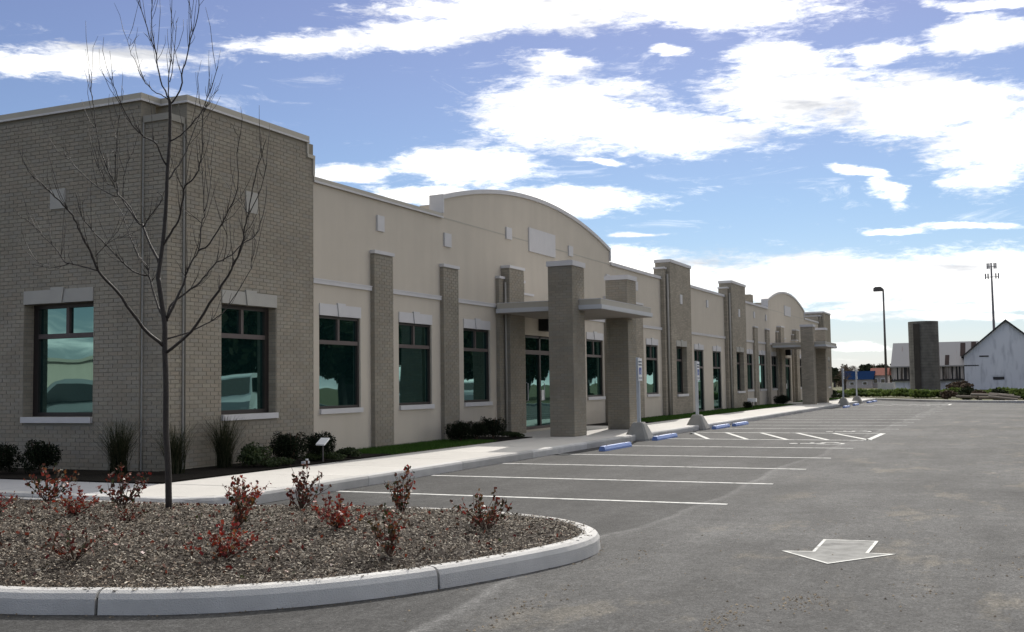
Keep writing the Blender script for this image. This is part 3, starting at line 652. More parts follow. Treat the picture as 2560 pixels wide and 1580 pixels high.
# --- windows
def window(x0,x1,z0,z1,yf,rev,kind='tan',axis='x',sx=0,label=None,far=False,door=False):
    """yf: face plane of wall, rev: depth of glass. axis 'x': faces -Y ; axis 'y': faces -X (yf is then the x plane)"""
    if axis=='x': bx=lambda mb,a,b,d0,d1,c,d: mb.box(a,b,yf+d0,yf+d1,c,d)
    else: bx=lambda mb,a,b,d0,d1,c,d: mb.box(yf+d0,yf+d1,a,b,c,d)
    fw=.055 if kind=='tan' else .07; vw=fw if kind=='tan' else .125; tz=z0+(z1-z0)*.715; mu=(x0+x1)/2  # brick-window stiles widened: dark frame plus the shade beside it
    mb=MB(); d0,d1=rev-.05,rev+.05
    bx(mb,x0,x0+vw,d0,d1,z0,z1); bx(mb,x1-vw,x1,d0,d1,z0,z1); bx(mb,x0+vw,x1-vw,d0,d1,z1-fw,z1); bx(mb,x0+vw,x1-vw,d0,d1,z0,z0+fw)
    fr=put('door_frame' if door else 'window',mb,'bronze',B,label=label)
    mb=MB(); bx(mb,x0+vw,x1-vw,d0-.006,d1,tz-.04,tz+.04); put('transom_bar',mb,'bronzelight',fr)
    mb=MB(); bx(mb,mu-.035,mu+.035,d0+.002,d1,tz+.04,z1-fw); put('mullion',mb,'bronzelight',fr)
    for a,b,c,d in ((x0+vw,x1-vw,z0+fw,tz-.04),(x0+vw,mu-.035,tz+.04,z1-fw),(mu+.035,x1-vw,tz+.04,z1-fw)):
        mb=MB(); bx(mb,a,b,rev+.0,rev+.012,c,d); put('pane',mb,'glass',fr)
    # backing so nothing shows through
    # lintel of three stones
    lh=.23; pr=-.022 if kind=='tan' else -.015
    if kind: 
        ky=.14 if kind=='tan' else .15; e=.006
        L0,L1=(x0-.0,x1+.0)
        def stone(poly,p,nm):
            mb=MB()
            if axis=='x': mb.prism(poly,lambda a,b,d:(a,yf+d,b),p,.06)
            else: mb.prism([(a,b) for a,b in poly],lambda a,b,d:(yf+d,a,b),p,.06)
            put(nm,mb,'trim' if kind=='tan' else 'limestone',fr)
        z2=z1+lh; 
        stone([(L0,z1),(mu-ky*.72-e,z1),(mu-ky-e,z2),(L0,z2)],pr,'lintel_stone')
        stone([(mu+ky*.72+e,z1),(L1,z1),(L1,z2),(mu+ky+e,z2)],pr,'lintel_stone')
        stone([(mu-ky*.70,z1-.004),(mu+ky*.70,z1-.004),(mu+ky*1.02,z2+.035),(mu-ky*1.02,z2+.035)],pr-.02,'keystone')
    if not door:
        mb=MB(); ex=.03 if kind=='tan' else .0
        bx(mb,x0-.0,x1+ex,-.05,rev-.052,z0-.10,z0-.001) ; put('window_sill',mb,'trim',fr)
    return fr
window(*W0,0,.22,'brick')
window(*WL,13.5,.26,'brick','y'); window(*WL2,13.5,.26,'brick','y')
tanw=[(17.79,19.28),(20.84,22.35),(23.98,25.48),(32.56,34.12),(35.42,36.92),(38.80,40.30),(55.6,57.1),(58.68,60.3),(62.05,63.5),(70.3,71.8),(73.4,74.9),(76.5,78.0)]
for a,b in tanw: window(a,b,1.04,2.89,TY,.09)
for a,b in ((45.55,47.1),(48.72,50.28)): window(a,b,.2,2.87,TY,.09,door=True)

# --- stucco walls
holes=[(a,b,1.04,2.89) for a,b in tanw]+[(a,b,.2,2.87) for a,b in ((45.55,47.1),(48.72,50.28))]+[(27.75,30.15,.2,2.86),(65.3,67.9,.2,2.86)]
wall_y('stucco_wall',17.541,41.0,.0,5.49,TY,.3,holes,'stucco',label='tan stucco wall left of the first brick tower')
wall_y('stucco_wall',44.1,51.3,.0,5.49,TY,.3,holes,'stucco',label='tan stucco wall between the two brick towers')
wall_y('stucco_wall',54.5,79.0,.0,5.49,TY,.3,holes,'stucco',label='tan stucco wall right of the second brick tower')
# arched gables
def arch(x0,x1,z0,zp,zb=5.49):
    c=(x0+x1)/2; hw=(x1-x0)/2; s=zp-z0; Rr=(hw*hw+s*s)/(2*s); cz=zp-Rr
    pts=[(c+hw*math.cos(math.pi*(i/36)) if False else x0+(x1-x0)*i/36,0) for i in range(37)]
    arc=[(x_,cz+math.sqrt(Rr*Rr-(x_-c)**2)) for x_,_ in pts]
    poly=[(x0,zb),(x1,zb)]+arc[::-1]
    mb=MB(); mb.prism(poly,lambda a,b,d:(a,d,b),TY-.0,TY+.28); put('arched_gable',mb,'stucco',B,label='segmental arched stucco gable')
    mb=MB()
    for (xa,za),(xb,zb_) in zip(arc[:-1],arc[1:]): 
        mb.add([(xa,TY-.05,za-.0),(xb,TY-.05,zb_-.0),(xb,TY-.05,zb_+.11),(xa,TY-.05,za+.11),(xa,TY+.33,za),(xb,TY+.33,zb_),(xb,TY+.33,zb_+.11),(xa,TY+.33,za+.11)],[(0,1,2,3),(3,2,6,7),(0,4,5,1),(4,7,6,5)])
    put('arch_cap',mb,'trim',B)
    for q in (x0-.06,x1): mb=MB(); mb.box(q,q+.06,TY-.05,TY+.33,5.62,z0+.11); put('arch_cap',mb,'trim',B)
    mb=MB(); mb.box(x0-.02,x1+.0,TY-.006,TY+.001,5.50,5.53); put('control_joint',mb,'trimdark',B)
    mb=MB(); mb.box(x0+.3,x1-.3,TY+.29,TY+.8,5.3,z0-.05); put('gable_backing',mb,'stucco',B)
arch(22.95,34.9,5.96,6.74); arch(61.3,73.1,5.96,6.74)
# parapet caps on the stucco
for a,b in ((17.56,22.89),(34.96,41.0),(44.1,51.3),(54.5,61.24),(73.16,78.9)):
    mb=MB(); mb.box(a,b,TY-.05,TY+.34,5.49,5.60); put('parapet_cap',mb,'trimdark' if a<20 else 'trim',B)
    mb=MB(); mb.box(a,b,TY-.064,TY-.05,5.485,5.525); put('cap_drip',mb,'trim',B)
# belt course
piers=[(19.68,20.46),(22.78,23.56),(34.25,35.05),(37.35,38.2),(57.3,58.1),(60.4,61.2)]
P3=[(25.87,27.53,True),(30.3,31.95,True),(63.4,65.1,False),(68.3,70.0,False)]
blk=sorted([(a,b) for a,b in piers]+[(a,b) for a,b,_ in P3]+[(41.0,44.15),(51.3,54.5)])
def belts(a,b):
    mb=MB(); mb.box(a,b,TY-.045,TY-.001,3.50,3.60); mb.box(a,b,TY-.055,TY-.045,3.575,3.60); put('belt_course',mb,'trim',B)
xx=17.545
for a,b in blk+[(79.0,80)]:
    if a-xx>.3 and not (27<xx<28.5 or 64<xx<66): belts(xx,a-.002)
    xx=b+.002
# brick piers with caps
PF=-.05
for a,b in piers:
    brick_pier('brick_pilaster',a,b,PF,TY+.01,.0,4.30,real=a<37)
    mb=MB(); mb.box(a-.02,b+.02,PF-.03,TY-.001,4.30,4.375); put('pilaster_cap',mb,'trim',B)
for a,b,real in P3:
    m1,m2=a+.34,b-.36
    brick_pier('pier_shoulder',a,m1,-.05,TY+.01,0,4.28,real=real); brick_pier('pier_shoulder',m2,b,-.05,TY+.01,0,4.28,left=False,real=real)
    brick_pier('stepped_pier',m1,m2,-.20,TY+.01,0,4.58,real=real,label='taller centre of a stepped brick pier')
    mb=MB(); mb.box(a-.02,m1-.003,-.08,TY-.001,4.28,4.345); mb.box(m2+.003,b+.02,-.08,TY-.001,4.28,4.345); mb.box(m1-.02,m2+.02,-.23,TY-.002,4.58,4.655); put('pier_cap',mb,'trim',B)
    if real: mb=MB(); mb.tube([(m1-.05,-.10,.2),(m1-.05,-.10,4.2)],.028,8); put('downspout',mb,'pipe',B,smooth=True)
mb=MB(); mb.tube([(37.28,-.03,.2),(37.28,-.03,3.5)],.04,8); put('downspout',mb,'darkpipe',B,smooth=True)
# low blocks with white flashing where canopy meets the wall
for a,b,y in ((26.95,27.9,-.12),(30.75,31.5,-.24),(64.6,65.4,-.12),(68.1,68.8,-.24)):
    mb=MB(); mb.box(a,b,y,TY-.001,3.62,3.93); s_=put('saddle_block',mb,'stucco',B)
    mb=MB(); mb.box(a-.02,b+.03,y-.05,TY-.002,3.93,3.99); put('flashing',mb,'trim',s_)
# brick towers
def tower(x0,x1,win,last=False):
    z=6.18
    mb=MB(); holes=[(win[0],win[1],1.0,2.9)] if win else []
    cells(mb,x0+.36,x1,0,z,holes,lambda mb,a,b,c,d: mb.box(a,b,-.25,TY+.02,c,d)); mb.box(x0+.36,x1,TY+.021,TY+.30,4.9,z); 
    t=put('brick_tower',mb,'brickfar',B,label='tall flat brick tower rising above the parapet')
    mb=MB(); mb.box(x0,x0+.355,-.10,TY+.25,0,5.90); put('tower_shoulder',mb,'brickfar',B)
    mb=MB(); mb.box(x0-.03,x0+.355,-.13,TY+.28,5.90,5.97); mb.box(x0+.33,x1+.03,-.285,TY+.33,z,z+.12); put('tower_cap',mb,'trim',B)
    mb=MB(); mb.tube([(x0+.29,-.16,.2),(x0+.29,-.16,5.7)],.045,8); put('downspout',mb,'pipe',B,smooth=True)
    if win: window(win[0],win[1],1.0,2.9,-.25,.25,'brick')
    mx=(x0+.36+x1)/2; mb=MB(); mb.box(mx-.16,mx+.16,-.27,-.249,4.62,5.0); put('accent_tile',mb,'trim',B)
tower(40.78,44.12,(41.8,43.32)); tower(51.08,54.4,(52.15,53.7))
# far end block
mb=MB(); mb.box(79.0,79.35,-.1,3,0,6.0); mb.box(79.35,82.6,-.25,3.2,0,6.25); mb.box(78.8,79,TY-.01,8,5.0,6.0); put('end_wall',mb,'brickfar',B,label='brick end block at the far end')
mb=MB(); mb.box(78.97,79.35,-.13,3,6.0,6.07); mb.box(79.32,82.63,-.285,3.23,6.25,6.36); put('parapet_cap',mb,'trim',B)
window(80.3,81.7,1.0,2.9,-.25,.04,'brick')
# rooftop stack beside second arch
mb=MB(); mb.box(60.9,61.6,.9,1.4,5.0,6.35); put('roof_stack',mb,'brickfar',B)
# accent tiles and name panels
for x0_,x1_,z0_,z1_ in ((19.93,20.21,4.82,5.16),(22.98,23.33,4.82,5.15),(26.53,26.88,5.42,5.74),(28.06,30.0,5.24,5.92),(31.1,31.45,5.42,5.74),(34.5,34.85,4.82,5.15),(37.6,37.9,4.82,5.15),(47.75,48.05,4.8,5.13),(57.5,57.85,4.82,5.15),(60.6,60.9,4.82,5.15),(66.2,68.2,5.4,6.0),(75.4,75.8,4.8,5.15)):
    mb=MB(); mb.box(x0_,x1_,TY-.04,TY-.0005,z0_,z1_); put('name_panel' if x1_-x0_>1 else 'accent_tile',mb,'trim',B)
mb=MB(); mb.box(15.46,15.79,-.02,.012,4.60,4.98); put('accent_tile',mb,'limestone',B)
mb=MB(); mb.box(13.48,13.512,2.23,2.58,4.57,4.91); put('accent_tile',mb,'limestone',B)
# entrances
for a,b in ((27.75,30.15),(65.3,67.9)):
    fr=MB(); y=TY+.12
    for u0,u1 in ((a,a+.07),(b-.07,b),((a+b)/2-.05,(a+b)/2+.05)): fr.box(u0,u1,y-.05,y+.05,.2,2.86)
    fr.box(a+.07,b-.07,y-.05,y+.05,2.79,2.86); 
    f=put('entrance_frame',fr,'bronze',B)
    for q0,q1 in ((2.32,2.44),(.15,.28)): mb=MB(); mb.box(a+.07,b-.07,y-.056,y+.04,q0,q1); put('door_rail',mb,'bronzelight',f)
    for u0,u1 in ((a+.07,(a+b)/2-.05),((a+b)/2+.05,b-.07)):
        mb=MB(); mb.box(u0,u1,y,y+.012,.28,2.32); put('pane',mb,'glass',f)
        mb=MB(); mb.box(u0,u1,y,y+.012,2.44,2.79); put('pane',mb,'glass',f)
        mb=MB(); mb.tube([(u0+.10,y-.06,1.0),(u0+.10,y-.11,1.02),(u0+.10,y-.11,1.5),(u0+.10,y-.06,1.52)],.012,6); put('door_handle',mb,'galv',f)
    mb=MB(); mb.box(a+.95,a+1.5,-.25,TY-.002,3.0,3.34); mb.box(a+1.0,a+1.45,-.262,-.25,3.04,3.30); put('wall_lamp_box',mb,'black',B)
    mb=MB(); mb.box((a+b)/2+.15,(a+b)/2+.36,TY+.10,TY+.118,1.0,1.3); put('door_notice',mb,'white',f)
# canopies and their brick pillars
def canopy(cx0,cx1,p1,p2,dz=0,real=True):
    yF=-2.97
    mb=MB(); mb.box(cx0,cx1,yF,-.02,3.35+dz,3.46+dz); 
    k=put('canopy',mb,'fascia',B,label='flat entrance canopy slab with stepped fascia')
    mb=MB(); mb.box(cx0+.035,cx1-.035,yF+.035,-.03,3.461+dz,3.60+dz); put('upper_fascia',mb,'trimdark',k)
    mb=MB(); mb.box(cx0+.02,cx1-.02,yF+.02,-.025,3.335+dz,3.349+dz); put('soffit',mb,'soffit',k)
    mb=MB(); mb.box(cx0+.03,cx1-.03,yF+.03,-.035,3.601+dz,3.615+dz); put('canopy_flashing',mb,'trim',k)
    for a,b in (p1,p2):
        w=brick_pier('entrance_pillar',a,b,-2.35,-1.69,.1,4.44,real=real,label='square brick pillar carrying the canopy')
        mb=MB(); mb.box(a-.03,b+.03,-2.38,-1.66,4.44,4.57); put('pillar_cap',mb,'trim',w)
    mb=MB(); mb.box(cx0+3.3,cx0+3.6,yF+.5,yF+.8,3.616+dz,3.72+dz); put('roof_vent',mb,'trim',k)
canopy(25.72,30.0,(25.3,26.15),(29.6,30.4))
canopy(62.0,66.3,(61.5,62.3),(65.9,66.7),dz=.0,real=False)
# roof deck and back so the building casts its real shadow
mb=MB(); mb.box(13.85,82.5,.36,22,5.0,5.2); mb.box(13.84,14.1,.9,22,0,5.0); mb.box(82.2,82.5,3.3,22,0,5.0); mb.box(14.1,82.2,21.8,22,0,5.0); put('roof_deck',mb,'trimdark',B)
mb=MB(); mb.box(17.2,17.5,.35,4,5.2,5.9); mb.box(14.2,17.2,.55,1.2,5.2,6.1) ; put('parapet_backing',mb,'brickfar',B)

# distribute the bricks: the 300 nearest are parts of their own, the rest one part per wall
BRICKS.sort(key=lambda q:q[0])
tb=np.array([v.co[:] for v in bm_full.vertices]); tf=[tuple(p.vertices) for p in bm_full.polygons]
for d,X,w in BRICKS[:300]:
    o=bpy.data.objects.new('brick',bm_full); COL.objects.link(o); o.parent=w; o.matrix_parent_inverse=Matrix.Identity(4)
    o.matrix_local=X
for d,X,w in BRICKS[300:]:
    CUT.setdefault(w.name,[w,MB()])[1].add([X@Vector(c) for c in tb],tf)
for nm,(w,mb) in CUT.items():
    if mb.v: put('brickwork',mb,'brick',w,kind='stuff')

# ================================================================ TREE
TREE=[(0.036,0.016,[(8.993,-4.141,0.164),(8.962,-4.154,0.699),(8.936,-4.147,1.034),(8.91,-4.167,1.535),(8.886,-4.17,1.903),(8.873,-4.18,2.154),(8.849,-4.161,2.371),(8.823,-4.14,2.606),(8.818,-4.135,2.653),(8.819,-4.16,2.805),(8.82,-4.202,3.056),(8.814,-4.241,3.403),(8.802,-4.267,3.751),(8.794,-4.302,4.099),(8.778,-4.319,4.447),(8.769,-4.314,4.531)]),(0.017,0.004,[(8.883,-4.167,1.92),(8.685,-4.057,2.116),(8.515,-4.002,2.341),(8.353,-3.944,2.545),(8.227,-3.89,2.683),(8.148,-3.897,2.823),(8.055,-3.884,2.961),(7.974,-3.878,3.085),(7.897,-3.877,3.208),(7.818,-3.846,3.291),(7.699,-3.796,3.409),(7.593,-3.752,3.513),(7.531,-3.714,3.545)]),(0.008,0.003,[(8.227,-3.89,2.683),(8.199,-3.702,2.732),(8.175,-3.544,2.773),(8.166,-3.479,2.81),(8.161,-3.371,2.94),(8.145,-3.218,3.072),(8.126,-3.047,3.221),(8.103,-2.881,3.321)]),(0.004,0.002,[(8.175,-3.544,2.769),(8.149,-3.406,2.738),(8.117,-3.256,2.744),(8.087,-3.12,2.783)]),(0.004,0.002,[(8.16,-3.921,2.816),(8.142,-4.062,2.906),(8.131,-4.23,2.98),(8.137,-4.517,2.967)]),(0.012,0.003,[(8.872,-4.185,2.204),(8.902,-4.069,2.345),(8.955,-3.93,2.559),(8.995,-3.842,2.712),(9.019,-3.809,2.788),(9.039,-3.658,2.929),(9.084,-3.479,3.166),(9.136,-3.329,3.405),(9.167,-3.139,3.62)]),(0.008,0.003,[(8.999,-3.848,2.698),(8.912,-3.762,2.724),(8.806,-3.677,2.819),(8.643,-3.574,3.021),(8.518,-3.493,3.168),(8.43,-3.452,3.3),(8.326,-3.464,3.536)]),(0.013,0.003,[(8.816,-4.154,2.792),(8.835,-4.017,2.999),(8.857,-3.893,3.209),(8.853,-3.813,3.272),(8.855,-3.659,3.442),(8.859,-3.541,3.583),(8.861,-3.462,3.677),(8.851,-3.337,3.76),(8.872,-3.176,4.029)]),(0.007,0.003,[(8.859,-3.825,3.265),(8.821,-3.73,3.432),(8.772,-3.608,3.578),(8.767,-3.593,3.694),(8.739,-3.525,3.782),(8.7,-3.428,4.044),(8.679,-3.368,4.394),(8.668,-3.338,4.613),(8.663,-3.322,4.723),(8.667,-3.325,4.928)]),(0.006,0.003,[(8.853,-3.527,3.569),(8.847,-3.4,3.608),(8.84,-3.173,3.744),(8.84,-2.976,3.895),(8.843,-2.811,4.045),(8.841,-2.733,4.098)]),(0.005,0.002,[(8.76,-3.58,3.708),(8.678,-3.676,4.072),(8.624,-3.763,4.337),(8.595,-3.799,4.468)]),(0.005,0.002,[(8.879,-3.579,3.539),(8.911,-3.554,3.779),(8.944,-3.567,3.93),(8.97,-3.579,4.036)]),(0.007,0.003,[(8.857,-3.893,3.209),(8.843,-3.988,3.3),(8.817,-4.192,3.478),(8.763,-4.169,3.542)]),(0.009,0.003,[(8.796,-4.266,3.821),(8.719,-4.251,3.935),(8.655,-4.246,4.035),(8.556,-4.177,4.093),(8.469,-4.134,4.177),(8.383,-4.109,4.285),(8.284,-4.097,4.429),(8.207,-4.1,4.554),(8.158,-4.094,4.624)]),(0.006,0.002,[(8.765,-4.303,4.524),(8.761,-4.252,4.558),(8.749,-4.099,4.645),(8.747,-3.972,4.776),(8.769,-3.837,5.016),(8.773,-3.767,5.114),(8.798,-3.694,5.292)]),(0.008,0.003,[(8.769,-4.314,4.531),(8.707,-4.283,4.654),(8.633,-4.278,4.847),(8.585,-4.294,5.001),(8.521,-4.272,5.14),(8.423,-4.255,5.378),(8.394,-4.246,5.44)]),(0.005,0.003,[(8.589,-4.299,4.973),(8.487,-4.348,5.146),(8.394,-4.416,5.316),(8.301,-4.5,5.493)]),(0.007,0.002,[(8.769,-4.314,4.531),(8.782,-4.295,4.742),(8.803,-4.302,4.917),(8.823,-4.281,5.212),(8.84,-4.283,5.375)]),(0.005,0.002,[(8.788,-4.304,4.714),(8.848,-4.297,4.901),(8.95,-4.239,5.298),(8.982,-4.21,5.444)]),(0.009,0.003,[(8.775,-4.316,4.468),(8.789,-4.442,4.611),(8.764,-4.507,4.822),(8.754,-4.577,4.979),(8.741,-4.623,5.109),(8.729,-4.719,5.316),(8.706,-4.773,5.497),(8.691,-4.792,5.587)]),(0.004,0.002,[(8.754,-4.585,5.034),(8.807,-4.564,5.279),(8.846,-4.546,5.464)]),(0.008,0.002,[(8.806,-4.264,3.668),(8.924,-4.309,3.854),(9.037,-4.335,4.073),(9.182,-4.351,4.391),(9.248,-4.349,4.552)]),(0.007,0.003,[(8.795,-4.303,4.085),(8.807,-4.411,4.111),(8.81,-4.532,4.19),(8.805,-4.677,4.312),(8.791,-4.776,4.423),(8.761,-4.886,4.583),(8.722,-5.004,4.771)]),(0.004,0.002,[(9.26,-4.366,4.494),(9.339,-4.399,4.67),(9.399,-4.44,4.768)]),(0.012,0.003,[(8.822,-4.195,2.986),(8.803,-4.316,3.102),(8.78,-4.442,3.229),(8.717,-4.558,3.432),(8.674,-4.621,3.558),(8.67,-4.746,3.628),(8.638,-4.841,3.75),(8.577,-4.926,3.921),(8.476,-5.012,4.16),(8.43,-5.1,4.3)]),(0.014,0.003,[(8.881,-4.209,2.22),(8.937,-4.275,2.422),(8.998,-4.349,2.643),(8.998,-4.342,2.671),(9.041,-4.393,2.827),(9.081,-4.447,2.941),(9.123,-4.463,3.273),(9.135,-4.47,3.36),(9.167,-4.412,3.945)]),(0.009,0.002,[(9.081,-4.447,2.941),(9.083,-4.588,3.003),(9.046,-4.793,3.209),(9.001,-4.968,3.413),(8.938,-5.086,3.614),(8.832,-5.163,3.863),(8.76,-5.254,4.058)]),(0.004,0.002,[(9.118,-4.449,3.245),(9.098,-4.267,3.399)]),(0.005,0.002,[(9.135,-4.47,3.36),(9.251,-4.46,3.637),(9.324,-4.37,3.92)]),(0.012,0.003,[(8.881,-4.203,2.187),(8.943,-4.184,2.342),(9.034,-4.232,2.448),(9.191,-4.332,2.591),(9.285,-4.382,2.707),(9.391,-4.437,2.844),(9.52,-4.53,2.939),(9.624,-4.591,3.064),(9.744,-4.678,3.16),(9.862,-4.696,3.413),(9.984,-4.657,3.767)]),(0.015,0.003,[(8.893,-4.179,1.853),(8.905,-4.498,2.061),(8.88,-4.769,2.347),(8.863,-4.947,2.534),(8.849,-5.06,2.658),(8.834,-5.123,2.75),(8.803,-5.247,2.928),(8.762,-5.313,3.08),(8.726,-5.39,3.23),(8.664,-5.487,3.452),(8.612,-5.593,3.659),(8.555,-5.732,3.897)]),(0.004,0.002,[(8.726,-5.39,3.217),(8.733,-5.302,3.318),(8.739,-5.248,3.391)]),(0.005,0.002,[(8.731,-5.402,3.23),(8.674,-5.577,3.446),(8.595,-5.718,3.683)]),(0.008,0.002,[(8.886,-4.185,1.995),(9.052,-4.327,2.072),(9.189,-4.444,2.158),(9.331,-4.561,2.281),(9.452,-4.633,2.475),(9.599,-4.709,2.744),(9.637,-4.708,2.852),(9.728,-4.7,3.127)]),(0.004,0.002,[(9.42,-4.503,2.858),(9.355,-4.61,3.119),(9.282,-4.58,3.242)])]
t=thing('young_bare_tree','young leafless tree with a thin dark trunk standing in the mulched island','tree',(8.99,-4.14,.2),world=True)
def smoothpts(w,n=3):
    P=[Vector(q) for q in w]; out=[]
    for i in range(len(P)-1):
        a=P[max(0,i-1)];b=P[i];c=P[i+1];d=P[min(len(P)-1,i+2)]
        for j in range(n):
            s=j/n; out.append(.5*((2*b)+(c-a)*s+(2*a-5*b+4*c-d)*s*s+(3*b-a-3*c+d)*s**3))
    out.append(P[-1]); return out
for i,(r0,r1,w) in enumerate(TREE):
    P=smoothpts(w); k=len(P); g_=1.0 if i==0 else 1.15; rd=[g_*r0+g_*(r1-r0)*(j/(k-1))**.8 for j in range(k)]
    if i: P=[p+Vector((random.gauss(0,.004),random.gauss(0,.004),random.gauss(0,.004))) if j else p for j,p in enumerate(P)]
    mb=MB(); mb.tube(P,rd,9 if i==0 else 6)
    if i:   # short side twigs and buds
        for q in range(max(2,int(k*.6))):
            j=random.randrange(k//4,k-1) if k>4 else 1; p=P[j]; t_=(P[min(j+1,k-1)]-P[j-1]).normalized()
            d=(t_+Vector((random.uniform(-.8,.8),random.uniform(-.8,.8),random.uniform(0,.8)))).normalized(); l=random.uniform(.04,.16) if q%2 else random.uniform(.2,.5)
            mb.tube([p,p+d*l*.4,p+d*l*.75+Vector((0,0,l*.2)),p+d*l*.9+Vector((random.gauss(0,.02),random.gauss(0,.02),l*.45))],[min(rd[j]*.5,.005),.003,.0024,.0016],4)
    o=put('trunk' if i==0 else 'branch',mb,'bark',t,smooth=True)

# ================================================================ SHRUBS
def curve_stem(rg,h,spread):
    a=rg.uniform(0,2*math.pi); s=spread*rg.uniform(.2,1); hh=h*rg.uniform(.55,1)*(1-.35*(s/spread)); c=rg.uniform(-.06,.06,2)
    k_=rg.uniform(.8,1.25); return [Vector((math.cos(a)*s*t**k_+c[0]*math.sin(t*4)+rg.normal(0,.008),math.sin(a)*s*t**k_+c[1]*math.sin(t*3)+rg.normal(0,.008),hh*t)) for t in (0,.25,.5,.75,1)]
def red_shrub(seed,h,spread,nst,nl,size,m='redleaf'):
    rg=np.random.default_rng(seed); mb=MB(); C=[]
    for i in range(nst):
        P=curve_stem(rg,h,spread); mb.tube(P,[.006,.005,.004,.003,.002],5)
        for j in range(nl):
            t_=rg.uniform(.18,1)**.8; k=min(3,int(t_*4)); q=P[k].lerp(P[k+1],t_*4-k); C.append(q+Vector(rg.normal(0,.018,3)))
    V,F=leaf_cloud(np.array([tuple(c) for c in C]),size,rg,.62); return mb.mesh('stems'),bulk('leaves',V,F,m)
protos=[red_shrub(11,.56,.34,17,16,.0175),red_shrub(12,.44,.42,18,16,.0175,'brightleaf'),red_shrub(13,.40,.32,14,11,.014),red_shrub(14,.62,.28,15,16,.0175,'mixleaf'),red_shrub(15,.54,.44,19,15,.0175,'mixleaf')]
for s_,l_ in protos: s_.materials.append(MT['stem'])
SH=[(9.16,-2.2,4,1.1,'sparse red shrub at the left edge of the island, tallest of its row there'),
(7.94,-3.9,1,.8,'low bright red and orange shrub nearest the left edge behind the front shrubs'),
(8.96,-3.5,0,1.1,'bushy dark red shrub just left of the bare tree'),
(7.72,-4.78,2,.8,'small red shrub in front of the bushy one left of the trunk'),
(6.09,-5.87,2,1.0,'small red shrub nearest the viewer on the left of the island'),
(6.55,-6.9,1,.85,'bright red low shrub near the front kerb, centre of the island'),
(7.76,-6.02,3,.95,'upright red and green shrub behind the low bright red one'),
(9.75,-4.55,1,1.0,'dark red shrub by the walk just right of the trunk'),
(9.37,-5.56,0,1.15,'tall leggy red and green shrub right of the trunk, by the far kerb'),
(7.99,-6.93,1,.9,'orange red shrub in the middle of the right half of the island'),
(7.19,-7.94,3,.85,'single tall red shrub close to the front kerb joint'),
(9.51,-6.69,3,1.0,'mostly green upright shrub by the far kerb'),
(8.65,-8.04,4,.9,'green and red shrub nearest the rounded tip of the island'),
(7.74,-3.0,1,.8,'red shrub cut off by the left picture edge')]
for i,(sx,sy,pk,scl,lab) in enumerate(SH):
    r=thing('red_shrub',lab,'shrub',(sx,sy,mulch_z(sx,sy)-.01),random.uniform(0,6),'autumn shrubs planted in the island')
    scl*=.87; r.scale=(scl,scl,scl); link('stems',protos[pk][0],None,r); link('leaves',protos[pk][1],None,r)

def bush_meshes(seed,rx,ry,rz,n,size,m,asp=.35,core=True):
    rg=np.random.default_rng(seed); lob=rdir(13,rg)*np.array([rx,ry,rz])*rg.uniform(.35,.85,(13,1)); lob[:,2]=np.abs(lob[:,2])*.75
    C=[]
    for i in range(n):
        c=lob[rg.integers(len(lob))]; d=rdir(1,rg)[0]; rr=rg.uniform(.5,1.15)**.5*(1.25 if rg.random()<.06 else 1)
        q=c+d*np.array([rx,ry,rz])*.42*rr; q[2]=q[2]+rz*.5; C.append(q)
    C=np.array(C); C=C[C[:,2]>0]; V,F=leaf_cloud(C,size,rg,asp)
    return bulk('foliage',V,F,m)
def stems_mesh(seed,h,s,n=7):
    rg=np.random.default_rng(seed); mb=MB()
    for i in range(n):
        a=rg.uniform(0,6.28); mb.tube([(0,0,0),(math.cos(a)*s*.4,math.sin(a)*s*.4,h*.5),(math.cos(a)*s*.8,math.sin(a)*s*.8,h*.85)],[.015,.01,.004],5)
    me=mb.mesh('stems'); me.materials.append(MT['stem']); return me
yewp=[bush_meshes(21,.36,.36,.42,5200,.016,'yew'),bush_meshes(22,.34,.36,.38,5200,.016,'yew')]
yst=stems_mesh(5,.6,.25)
YB=[(12.3,2.35,.75,1.0,'dark round evergreen bush cut off by the left picture edge'),
(12.6,1.72,.75,1.0,'dark round evergreen bush below the left window'),
(15.5,-.95,.85,1.05,'largest dark round bush beside the tan wall corner, left of the white plate'),
(16.35,-1.0,.78,.95,'dark round bush just right of the white tilted plate'),
(22.3,-.72,.8,.95,'leftmost of the three dark bushes left of the first entrance'),
(23.15,-.7,.75,.85,'middle one of the three dark bushes left of the first entrance'),
(23.95,-.75,.85,1.0,'rightmost and tallest of the three dark bushes left of the first entrance'),
(33.3,-.72,.8,1.25,'dark bush standing behind the nearest sign post'),
(60.2,-.7,.9,1.0,'left one of two dark bushes before the second entrance'),
(61.2,-.72,.9,1.0,'right one of two dark bushes before the second entrance'),
(51.6,-.8,.6,.7,'small dark bush under the second tower window'),
(84.2,.2,1.3,1.2,'dark bush beyond the far end of the building')]
for i,(sx,sy,sw,shh,lab) in enumerate(YB):
    r=thing('evergreen_bush',lab,'bush',(sx,sy,.16),random.uniform(0,6),'dark round evergreens along the wall'); r.scale=(sw*1.1,sw*1.1,shh)
    link('stems',yst,None,r); link('foliage',yewp[i%2],None,r)
gp=[bush_meshes(31,.4,.34,.30,2600,.018,'greenleaf',.5),bush_meshes(32,.45,.3,.16,1800,.018,'greenleaf',.5)]
